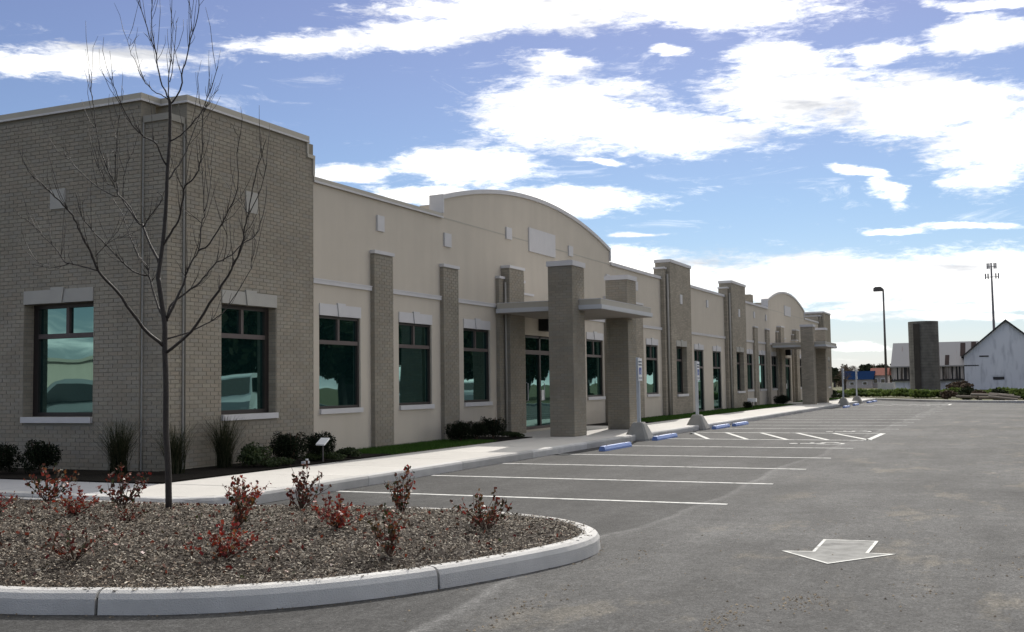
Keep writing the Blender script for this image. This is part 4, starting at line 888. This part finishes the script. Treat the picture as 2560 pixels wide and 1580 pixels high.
for sx,sy,k,scl,lab in ((14.75,-.75,0,.9,'loose olive green bush right of the corner window'),(14.9,-1.15,1,.7,'low green plant at the sidewalk edge below the olive bush'),(16.2,-1.15,1,.75,'low green plant at the sidewalk edge below the white plate'),(17.2,-1.0,1,.8,'low trailing green plant where the lawn begins'),
    (24.5,-1.1,1,.6,'low yellowish plant at the left foot of the first entrance'),(33.9,-1.0,1,.7,'low dark green plant right of the nearest sign post'),(25.1,-.6,1,.6,'small green plant against the stepped brick pier'),(81.8,-.9,1,1.6,'low green shrub at the far corner of the building')):
    r=thing('low_shrub',lab,'shrub',(sx,sy,.16),random.uniform(0,6),'low green plants along the wall'); r.scale=(scl,)*3; link('stems',yst,None,r).scale=(.5,.5,.3); link('foliage',gp[k],None,r)
# ornamental grasses
def tuft(seed,n,h,spread):
    rg=np.random.default_rng(seed); V=[];F=[]
    for i in range(n):
        a=rg.uniform(0,6.28); b0=np.array([rg.normal(0,.05),rg.normal(0,.05),0]); s=spread*rg.random()**.8; hh=h*rg.uniform(.5,1); w=.0045
        px,py=-math.sin(a)*w,math.cos(a)*w; o=len(V)
        for k in range(5):
            t_=k/4; c=b0+np.array([math.cos(a)*s*t_**1.7,math.sin(a)*s*t_**1.7,hh*(t_-.12*t_**3)]); ww=1-.8*t_
            V+= [(c[0]-px*ww,c[1]-py*ww,c[2]),(c[0]+px*ww,c[1]+py*ww,c[2])]
        F+=[(o+2*k,o+2*k+1,o+2*k+3,o+2*k+2) for k in range(4)]
    return bulk('blades',np.array(V),np.array(F),'grassy')
tp=[tuft(41,620,1.0,.5),tuft(42,520,.95,.46)]
for sx,sy,k,scl,lab in ((12.85,.35,0,1.0,'wispy ornamental grass between the left window and the corner'),(13.2,-.45,1,.95,'ornamental grass directly behind the tree trunk'),(14.45,-.38,0,1.0,'wispy ornamental grass under the right corner window')):
    r=thing('ornamental_grass',lab,'plant',(sx,sy,.16),random.uniform(0,6),'wispy grasses at the brick corner'); r.scale=(scl,)*3; link('blades',tp[k],None,r)

# floodlight (white tilted plate) and small things
r=thing('flood_light','small white tilted light plate between two dark bushes by the tan wall','light',(15.95,-1.30,.16))
mb=MB(); mb.tube([(0,0,0),(0,0,.33)],.012,8); put('stake',mb,'lampdark',r)
mb=MB(); c,s=math.cos(R(20)),math.sin(R(20)); mb.prism([(-.14,0),(.14,0),(.14,.025),(-.14,.025)],lambda a,b,d:(a*c-b*s,d+a*.25,.35+a*s+b*c),-.09,.09); put('plate',mb,'white',r)
r=thing('hose_bib_box','low white utility box lying at the sidewalk edge beneath the tilted plate','box',(15.5,-1.25,.16)); mb=MB(); mb.box(-.07,.07,-.04,.04,0,.05); mb.box(.03,.06,-.02,.02,.05,.09); put('housing',mb,'white',r)
r=thing('flood_light','small white light head on the lawn before the second brick tower','light',(51.9,-1.0,.16))
mb=MB(); mb.tube([(0,0,0),(0,0,.35)],.02,8); put('stake',mb,'lampdark',r); mb=MB(); mb.box(-.1,.1,-.2,.2,.33,.5); put('head',mb,'white',r)

# ================================================================ SIGN POSTS / WHEEL STOPS
def text_mesh(s,size):
    cu=bpy.data.curves.new('t','FONT'); cu.body=s; cu.size=size; cu.align_x='CENTER'; cu.extrude=.0015
    o=bpy.data.objects.new('t',cu); COL.objects.link(o); dg=bpy.context.evaluated_depsgraph_get(); me=bpy.data.meshes.new_from_object(o.evaluated_get(dg)); COL.objects.unlink(o); bpy.data.objects.remove(o); return me
r=SP=thing('sign_post','accessible parking sign post on a concrete base, nearest to the viewer at the first entrance','sign',(26.85,-3.52,0),group='parking signs on concrete bases')
mb=MB(); 
w0,w1,h=.34,.15,.46
ring=lambda w,z:[(w*math.cos(a)*k,w*math.sin(a)*k,z) for a,k in [(R(45*i+22.5),1.0) for i in range(8)]]
vs=ring(w0*1.0,0)+ring(w0*.97,.06)+ring(w1*1.08,h-.03)+ring(w1*.9,h); fs=[(i+8*k,(i+1)%8+8*k,(i+1)%8+8*(k+1),i+8*(k+1)) for k in range(3) for i in range(8)]+[tuple(range(24,32))]
# square-ish frustum
vs=[]
for w,z in ((w0,0),(w0*.98,.05),(w1*1.05,h-.04),(w1*.85,h)): 
    c_=.22*w; vs+=[(w-c_,-w,z),(w,-w+c_,z),(w,w-c_,z),(w-c_,w,z),(-w+c_,w,z),(-w,w-c_,z),(-w,-w+c_,z),(-w+c_,-w,z)]
mb.add(vs,[(i+8*k,(i+1)%8+8*k,(i+1)%8+8*(k+1),i+8*(k+1)) for k in range(3) for i in range(8)]+[tuple(range(24,32))]); put('concrete_base',mb,'basecon',r)
mb=MB(); mb.box(-.04,.04,-.04,.04,h-.01,2.12); put('post',mb,'galv',r)
mb=MB(); mb.box(-.155,.155,-.062,-.054,1.52,2.10); pl=put('sign_plate',mb,'white',r)
for s_,z_,sz in (('RESERVED',1.99,.058),('PARKING',1.91,.062)):
    me=text_mesh(s_,sz); me.transform(Matrix.Translation((0,-.0635,z_))@Matrix.Rotation(R(90),4,'X')); link('lettering',me,'signink',pl)
mb=MB(); mb.box(-.09,.09,-.0645,-.0625,1.68,1.86); put('symbol_field',mb,'signblue',pl)
put('symbol',access_symbol(0,0,1,mk=lambda a,b,d:(a*.15,-.0648-d*.2,1.70+b*.15)),'white',pl)
me=text_mesh('VAN ACCESSIBLE',.034); me.transform(Matrix.Translation((0,-.0635,1.58))@Matrix.Rotation(R(90),4,'X')); link('lettering',me,'signink',pl)
for x_,y_,lab in ((33.0,-3.40,'accessible parking sign post on a concrete base, second from the viewer, before the dark door'),(63.2,-3.65,'accessible parking sign post on a concrete base, left one of the far pair'),(71.0,-3.4,'accessible parking sign post on a concrete base, right one of the far pair')):
    dup(r,(x_,y_,0),label=lab)
r=thing('wheel_stop','pale blue wheel stop just left of the nearest sign base','wheel stop',(23.22,-4.15,0),group='blue parking wheel stops')
mb=MB(); mb.prism([(-.075,0),(.075,0),(.075,.04),(.045,.105),(-.045,.105),(-.075,.04)],lambda a,b,d:(d,a,b),-.91,.91); put('stop_body',mb,'stop',r)
mb=MB(); 
for q in (-.6,.6): mb.tube([(q,0,.10),(q,0,.112)],.014,8)
put('anchor_pins',mb,'lampdark',r)
for x_,y_,lab in ((27.6,-3.98,'pale blue wheel stop just right of the nearest sign base'),(34.15,-3.85,'pale blue wheel stop just right of the second sign base'),(36.4,-3.95,'pale blue wheel stop, farther one of the two beyond the second sign base'),
    (60.2,-4.2,'small far wheel stop in front of the far pair of signs, nearest one'),(65.3,-4.05,'small far wheel stop between the far pair of signs'),(72.3,-4.0,'small far wheel stop right of the far pair of signs'),(75.0,-4.0,'farthest wheel stop in the row')):
    dup(r,(x_,y_,0),label=lab)

# ================================================================ FAR SCENE
fk=thing('far_kerb','low grey kerb closing the far side of the parking lot','kerb',(76,-6,0),world=True)
kerb_run(fk,resample(catmull(farkerb,6),1.0),[6*i for i in range(1,12)],[(0,-.02),(.0,.14),(.16,.15),(.16,0)])
# light pole
r=thing('light_pole','tall dark parking light pole on a square concrete block','lamp post',(111.5,-1.15,0))
mb=MB(); mb.box(-.75,.75,-.75,.75,-.1,1.15); put('concrete_block',mb,'kerb',r)
mb=MB(); mb.tube([(0,0,1.15),(0,0,10.2)],[.13,.08],10); put('pole',mb,'lampdark',r,smooth=True)
mb=MB(); mb.prism([(-.45,0),(.45,0),(.45,.28),(.25,.42),(-.25,.42),(-.45,.25)],lambda a,b,d:(d,a+.45,b+10.1),-.3,.3); mb.box(-.05,.05,-.05,.2,10.15,10.3); put('lamp_head',mb,'lampdark',r)
# silo
r=thing('silo','tall dark concrete silo with a ladder chute beside the white barn','silo',(145,-2.4,0))
n=20; mb=MB(); 
for k in range(24):
    z0_,z1_=k*.36,k*.36+.34; rr=1.78
    mb.add([(rr*math.cos(2*math.pi*i/n),rr*math.sin(2*math.pi*i/n),z) for z in (z0_,z1_) for i in range(n)],[(i,(i+1)%n,n+(i+1)%n,n+i) for i in range(n)]+[tuple(range(n,2*n))])
put('staves',mb,'conc_silo',r)
mb=MB(); mb.tube([(0,0,0),(0,0,8.62)],1.74,20); put('inner_wall',mb,'roofdark',r)
mb=MB(); mb.prism([(-1.95,.35),(-1.7,.35),(-1.7,1.05),(-1.95,1.05)],lambda a,b,d:(a,b,d),0,8.3); put('ladder_chute',mb,'chute',r)
# barn
def board_mat(name,base,stain,amt,sc):
    m=bpy.data.materials.new(name); m.use_nodes=True; nt=m.node_tree; N=nt.nodes; L=nt.links; p=N['Principled BSDF']; p.inputs['Roughness'].default_value=.9; p.inputs['Specular IOR Level'].default_value=.1
    g_=N.new('ShaderNodeNewGeometry'); mp=N.new('ShaderNodeMapping'); mp.inputs['Scale'].default_value=sc; L.new(g_.outputs['Position'],mp.inputs[0])
    n_=N.new('ShaderNodeTexNoise'); n_.inputs['Scale'].default_value=1; n_.inputs['Detail'].default_value=6; L.new(mp.outputs[0],n_.inputs['Vector'])
    cr=N.new('ShaderNodeValToRGB'); cr.color_ramp.elements[0].position=amt; cr.color_ramp.elements[1].position=amt+.18; cr.color_ramp.elements[0].color=(*base,1); cr.color_ramp.elements[1].color=(*stain,1)
    L.new(n_.outputs[0],cr.inputs[0]); L.new(cr.outputs[0],p.inputs['Base Color']); return m
MT['barnwhite']=board_mat('weathered_white_boards',(.74,.75,.80),(.52,.53,.58),.5,(.5,1.5,.35))
MT['shedroof']=board_mat('streaked_white_roof',(.34,.33,.33),(.22,.16,.14),.66,(.3,1.6,.3))
MT['shedboard']=board_mat('flaking_white_boards',(.55,.50,.47),(.10,.08,.07),.5,(.3,2.2,.25))
r=thing('barn','white weathered gabled barn with a dark roof edge at the right','barn',(150,-11.8,0))
g_=[(-5.0,0),(5.0,0),(5.0,4.3),(0,8.55),(-5.0,4.3)]
mb=MB(); mb.prism(g_,lambda a,b,d:(d,a,b),0,16); put('gable_wall',mb,'barnwhite',r)
mb=MB()
for s_ in (1,-1): mb.prism([(s_*5.3,4.05),(s_*5.3,4.25),(0,8.82),(0,8.58)],lambda a,b,d:(d,a,b),-.35,16.3)
put('roof',mb,'roofdark',r)
mb=MB(); mb.box(-.06,0,.35,1.9,1.75,3.9); f=put('loft_door',mb,'white',r); f.data.materials[0]=MT['barnwhite']
mb=MB(); mb.box(-.05,0,.4,1.7,1.25,1.6); put('dark_opening',mb,'roofdark',r)
mb=MB(); mb.box(-.05,0,2.1,3.2,4.15,4.32); put('dark_opening',mb,'roofdark',r)
for q in range(16):   # vertical board seams as battens
    pass
mb=MB()
for q in range(-24,25):
    yq=q*.2; zt=8.5-abs(yq)*.85
    if zt>1: mb.box(-.015,0,yq-.01,yq+.01,0.02,zt)
put('battens',mb,'barnwhite',r,kind='stuff')
r=thing('long_shed','long low white shed with streaked metal roof behind the silo','shed',(150,-2.6,0))
mb=MB(); mb.prism([(0,3.0),(0,3.15),(4.2,6.3),(4.2,6.15)],lambda a,b,d:(a,d,b),-5.9,4.7); put('roof',mb,'shedroof',r)
mb=MB(); mb.box(.5,8,-5.8,4.6,0,3.3); put('base_wall',mb,'barnwhite',r)
mb=MB()
yq=-5.7
while yq<4.6:
    w=random.choice((.12,.16,.2)); 
    if random.random()<.72: mb.box(.3,.36,yq,yq+w*.8,1.4+random.uniform(-.05,.1),3.02)
    yq+=w
put('wall_boards',mb,'shedboard',r,kind='stuff')
mb=MB(); mb.box(.37,.49,-5.8,4.6,1.35,3.0); put('dark_backing',mb,'roofdark',r)
mb=MB(); mb.box(.1,.6,-5.85,4.65,1.2,1.36); put('eave_beam',mb,'roofdark',r)
for (a,b,z0_,z1_) in ((-.9,-.35,3.2,4.4),(-2.4,-1.9,3.2,4.5),(-4.3,-3.7,4.3,6.1),(-5.6,-5.0,4.2,6.2)):
    mb=MB(); 
    sl=lambda z:(z-3.15)*4.2/3.15-.03
    mb.add([(sl(z0_),a+.0,z0_+.03),(sl(z0_),b,z0_+.03),(sl(z1_),b,z1_+.03),(sl(z1_),a,z1_+.03)],[(0,3,2,1)]); put('rust_panel',mb,'rust',r)
# cell tower
r=thing('cell_tower','slim steel antenna mast rising behind the barn roof','antenna mast',(300,-8.65,0))
mb=MB(); mb.tube([(0,0,0),(0,.1,30.6)],[.45,.2],8); put('mast',mb,'towermetal',r)
for z_,w in ((27.0,1.5),(29.6,1.0)):
    mb=MB(); mb.tube([(0,-w,z_),(0,w,z_)],.09,6); mb.tube([(-w,0,z_),(w,0,z_)],.09,6); a_=put('antenna_arm',mb,'towermetal',r)
    for q in (-1,1):
        for k in (1,.6):
            mb=MB(); mb.box(-.15,.15,q*w*k-.16,q*w*k+.16,z_-.5,z_+.9); put('antenna_panel',mb,'towermetal',a_)
# houses
def house(name,lab,cx,cy,w,dp,h,rh,wall,roof,groupd=None):
    r=thing(name,lab,'house',(cx,cy,0)); mb=MB(); mb.box(0,dp,-w/2,w/2,0,h); put('wall',mb,wall,r)
    mb=MB(); mb.prism([(-.4,h),(dp+.4,h),(dp/2,h+rh)],lambda a,b,d:(a,d,b),-w/2-.3,w/2+.3); put('roof',mb,roof,r)
    for q in (-.25,.22):
        mb=MB(); mb.box(-.06,0,w*q-.4,w*q+.4,h*.35,h*.75); f=put('window',mb,'white',r); mb=MB(); mb.box(-.09,-.06,w*q-.3,w*q+.3,h*.40,h*.70); put('pane',mb,'carglass',f)
    return r
house('distant_house','far low house with a blue roof seen left of the light pole',198,12.2,4.6,6,1.5,1.5,'housewall','blueroof')
house('distant_house','far small house with a red gabled roof just left of the light pole',200,8.9,2.6,5,2.2,1.3,'housewall','redroof')
house('distant_house','far pale house partly hidden behind the light pole',215,6.2,3.5,6,2.0,1.3,'housewall','roofdark')
# trees
def crown(seed,rx,ry,rz,n,size,m,zc):
    rg=np.random.default_rng(seed); lob=rdir(14,rg)*np.array([rx,ry,rz])*rg.uniform(.3,.75,(14,1)); C=[]
    li=rg.integers(14,size=n); C=lob[li]+rdir(n,rg)*np.array([rx,ry,rz])*.38*rg.uniform(.5,1.1,(n,1)); C[:,2]+=zc
    V,F=leaf_cloud(C,size,rg,.7); return bulk('crown',V,F,m)
def twig_crown(seed,h,s,n):
    rg=np.random.default_rng(seed); mb=MB()
    def rec(p,d,l,rad,k):
        q=p+d*l; mb.tube([p,q],[rad,rad*.6],4,False)
        if k==0: return
        for i in range(3): rec(q,(d+Vector(rg.normal(0,.45,3))+Vector((0,0,.12))).normalized(),l*.72,rad*.55,k-1)
    for i in range(n):
        a=rg.uniform(0,6.28); rec(Vector((0,0,h*.3)),Vector((math.cos(a)*.5,math.sin(a)*.5,.9)).normalized(),h*.22,.09,4)
    me=mb.mesh('crown'); me.materials.append(MT['twig']); return me
trk=MB(); trk.tube([(0,0,0),(0,0,1),(.1,0,3.2)],[.3,.22,.08],7); trkm=trk.mesh('trunk'); trkm.materials.append(MT['bark'])
crd=[crown(51,1.7,1.9,1.6,2600,.16,'darktree',2.5),crown(52,1.9,1.7,1.8,2600,.16,'darktree',2.6)]
crb=[twig_crown(53,4.6,2,5),twig_crown(54,4.4,2,5)]
rg2=np.random.default_rng(5)
spots=[(228,20.5,0,1.0),(235,18.2,1,1.15),(226,16.4,1,1.0),(232,14.6,0,1.1),(240,13.0,1,1.2),(230,11.2,0,1.05),(236,9.6,0,1.25),(229,8.2,1,1.1),(238,7.0,0,1.1),(250,5.0,1,1.1),(245,3.2,0,1.0),(105,5.2,1,.6),(98,3.6,1,.5),(120,3.9,1,.62)]
desc=['far bare brown tree','far dark leafy tree']
place=['behind the far end of the building','left of the blue roofed house','just above the left end of the blue roof','behind the middle of the blue roof','right of the blue roof peak','between the blue and the red roof','directly behind the red roof','right of the red roof','behind the light pole foot','beyond the shed left corner','hidden low behind the silo','nearest the building end, small and twiggy','beside the far dark bush','behind the hedge left of the far sign posts']
for i,(x_,y_,k,s_) in enumerate(spots):
    bare=k==1
    r=thing('bare_tree' if bare else 'leafy_tree',desc[0 if bare else 1]+', '+place[i],'tree',(x_,y_,0),rg2.uniform(0,6),'trees on the far skyline'); r.scale=(s_,)*3
    link('trunk',trkm,None,r); link('crown',(crb if bare else crd)[i%2],None,r)
rgw=np.random.default_rng(77); nw=16000; yy=rgw.uniform(-1,24,nw); top_=3.0+1.1*np.sin(yy*.9)+.7*np.sin(yy*2.3+1)+.5*np.sin(yy*5.1); zz_=rgw.random(nw)**.8*top_
C=np.c_[rgw.uniform(252,262,nw),yy,zz_]; V,F=leaf_cloud(C,.22,rgw,.35); me=bulk('far_woods',V,F,'twig'); link('far_woods',me,kind='stuff',label='brown leafless wood along the horizon behind the far houses',cat='woods')
# far hedges and shrubs
hp=[crown(61,1.3,2.0,.34,1500,.09,'hedge',.3),crown(62,1.2,1.7,.38,1500,.09,'hedge',.34)]
hb=[crown(63,1.0,1.2,.65,900,.08,'twig',.6),crown(64,.9,1.2,.8,900,.08,'darktree',.7)]
k=0
hl=['left end of the far green hedge row','second green hedge clump from the left','green hedge clump left of the concrete lamp block','green hedge clump in front of the concrete lamp block','green hedge clump under the shed left end','green hedge clump before the silo foot','green hedge clump right of the silo','green hedge clump before the shed right end','green hedge clump before the barn corner','bright green clump before the barn door','bright green clump before the barn, right picture edge','green clump at the extreme right behind the kerb']
for i,(x_,y_) in enumerate([(93,1.6),(95,-.4),(98,-2.0),(92,-4.2),(90,-6.2),(92,-8.2),(88,-10.0),(90,-11.6),(84,-13.2),(78,-12.9+.2),(80,-14.6),(82,-16.4)]):
    r=thing('hedge_clump',hl[i],'bush',(x_,y_,0),rg2.uniform(-.3,.3),'green bushes beyond the far kerb'); r.scale=(1,1,1.0 if i!=6 else .9); link('foliage',hp[i%2],None,r)
bl=['brown scrub heap behind the far kerb, left part','brown scrub heap behind the far kerb, middle part','dark brush in front of the barn corner','brown scrub heap at the right end before the barn','tall dark shrub left of the barn wall','brown scrub at the extreme right edge by the kerb']
for i,(x_,y_,s_) in enumerate([(80,-8.3,.6),(78,-9.6,.65),(76,-10.4,.62),(74.5,-11.5,.6),(100,-8.2,1.1),(73,-15.0,.7)]):
    r=thing('scrub_heap',bl[i],'scrub',(x_,y_,0),rg2.uniform(0,6),'brown scrub beyond the far kerb'); r.scale=(s_,)*3; link('foliage',hb[i%2],None,r)
r=thing('timber_pile','pale logs and rubble heaped on the far kerb','logs',(73.5,-10.6,.1))
for i in range(6):
    mb=MB(); a=random.uniform(-.5,.5); p=Vector((random.uniform(-.6,.6),random.uniform(-1.6,1.6),.12+.1*(i%3))); d=Vector((math.sin(a),math.cos(a),random.uniform(-.05,.15)))*random.uniform(.5,.9)
    mb.tube([p-d,p+d],.09,7); put('log',mb,'timber',r)

# ================================================================ THINGS THE WINDOWS MIRROR (behind and beside the viewer)
def car(lab,loc,rz,kind,paint,grp='vehicles parked behind the viewer'):
    r=thing('parked_'+kind,lab,kind,loc,rz,grp)
    if kind=='van': prof_=[(-2.5,.45),(2.5,.45),(2.55,.95),(2.2,1.15),(1.45,1.95),(1.2,2.05),(-2.4,2.05),(-2.5,1.9)]; hw=.95; gl=[(-2.2,1.25),(1.75,1.25),(1.3,1.85),(-2.2,1.85)]
    elif kind=='suv': prof_=[(-2.3,.4),(2.3,.4),(2.35,.8),(2.25,1.0),(1.1,1.1),(.45,1.68),(.1,1.75),(-1.9,1.75),(-2.25,1.1)]; hw=.92; gl=[(-2.0,1.12),(.9,1.12),(.38,1.6),(-1.8,1.6)]
    else: prof_=[(-2.7,.5),(2.6,.5),(2.65,1.0),(1.3,1.1),(.7,1.75),(-.7,1.8),(-.8,1.1),(-2.7,1.1)]; hw=.95; gl=[(-.6,1.15),(1.05,1.15),(.62,1.65),(-.6,1.68)]
    mb=MB(); n=len(prof_); vs=[]
    for s_ in (-1,1):
        for a,b in prof_: ins=max(0,b-1.05)*.22; vs.append((a,s_*(hw-ins),b))
    mb.add(vs,[tuple(range(n)),tuple(range(n,2*n))[::-1]]+[(i,n+i,n+(i+1)%n,(i+1)%n) for i in range(n)]); put('body',mb,paint,r)
    for s_ in (-1,1):
        mb=MB(); mb.add([(a,s_*(hw+.012-max(0,b-1.05)*.22),b) for a,b in gl],[(0,1,2,3) if s_<0 else (3,2,1,0)]); put('side_window',mb,'carglass',r)
    fx=[(q) for q in prof_ if q[1]>1.0 and q[0]>0]; a,b=fx[-2],fx[-1]
    if kind=='suv': a,b=(1.1,1.1),(.45,1.68)
    elif kind=='van': a,b=(2.2,1.15),(1.45,1.95)
    else: a,b=(1.3,1.1),(.7,1.75)
    mb=MB(); ia=lambda t:(a[0]+(b[0]-a[0])*t+.012,a[1]+(b[1]-a[1])*t+.012); p0,p1=ia(.08),ia(.92); mb.add([(p0[0],-hw+.12,p0[1]),(p0[0],hw-.12,p0[1]),(p1[0],hw-.25,p1[1]),(p1[0],-hw+.25,p1[1])],[(0,1,2,3)]); put('windscreen',mb,'carglass',r)
    for wx in (-1.45,1.5):
        for s_ in (-1,1):
            mb=MB(); mb.tube([(wx,s_*(hw-.22),.34),(wx,s_*(hw+.02),.34)],.34,18); w=put('wheel',mb,'tyre',r); mb=MB(); mb.tube([(wx,s_*(hw+.0),.34),(wx,s_*(hw+.035),.34)],.2,12); put('rim',mb,'galv',w)
    for s_ in (-1,1): mb=MB(); mb.box(prof_[1][0]-.05,prof_[1][0]+.03,s_*.75-.14,s_*.75+.14,.68,.85); put('headlight',mb,'white',r)
    return r
car('silver sport utility car mirrored in the left corner window',(3.2,13.6,0),R(48),'suv','carsilver')
car('white van mirrored in the right corner window',(34.6,-15.2,0),R(150),'van','carpaint')
car('white sport utility car mirrored in the third tan window',(64.5,-20.2,0),R(140),'suv','carpaint')
car('white pickup mirrored in the second tan window',(56,-20.5,0),R(150),'pickup','carpaint')
big=[crown(71,3.9,3.6,4.6,3600,.26,'darktree',5.0),crown(72,4.2,3.8,4.4,3600,.26,'darktree',5.0)]
bt=MB(); bt.tube([(0,0,0),(.1,0,3),(0,.1,6.5)],[.35,.25,.12],8); btm=bt.mesh('trunk'); btm.materials.append(MT['bark'])
pos=[(46,-27),(53,-31),(60,-27),(67,-31),(74,-28),(81,-31),(89,-27),(97,-31),(106,-28),(116,-31),(128,-29),(142,-31),(158,-29),(176,-31)]
for i,(x_,y_) in enumerate(pos):
    r=thing('roadside_tree','large dark tree of the row mirrored in the tan wall windows','tree',(x_,y_,-.05),rg2.uniform(0,6),'tree row beyond the lot, mirrored in the windows'); s_=rg2.uniform(.85,1.2); r.scale=(s_,)*3
    link('trunk',btm,None,r); link('crown',big[i%2],None,r)
mb=MB(); mb.box(-48,-30,30,90,-.05,3.6); r=thing('low_building','low cream building mirrored in the left corner window','building',(-38,60,0),world=True); put('wall',mb,'stucco',r)
mb=MB(); mb.box(-48.3,-29.7,29.7,90.3,3.6,3.9); put('roof',mb,'trimdark',r)
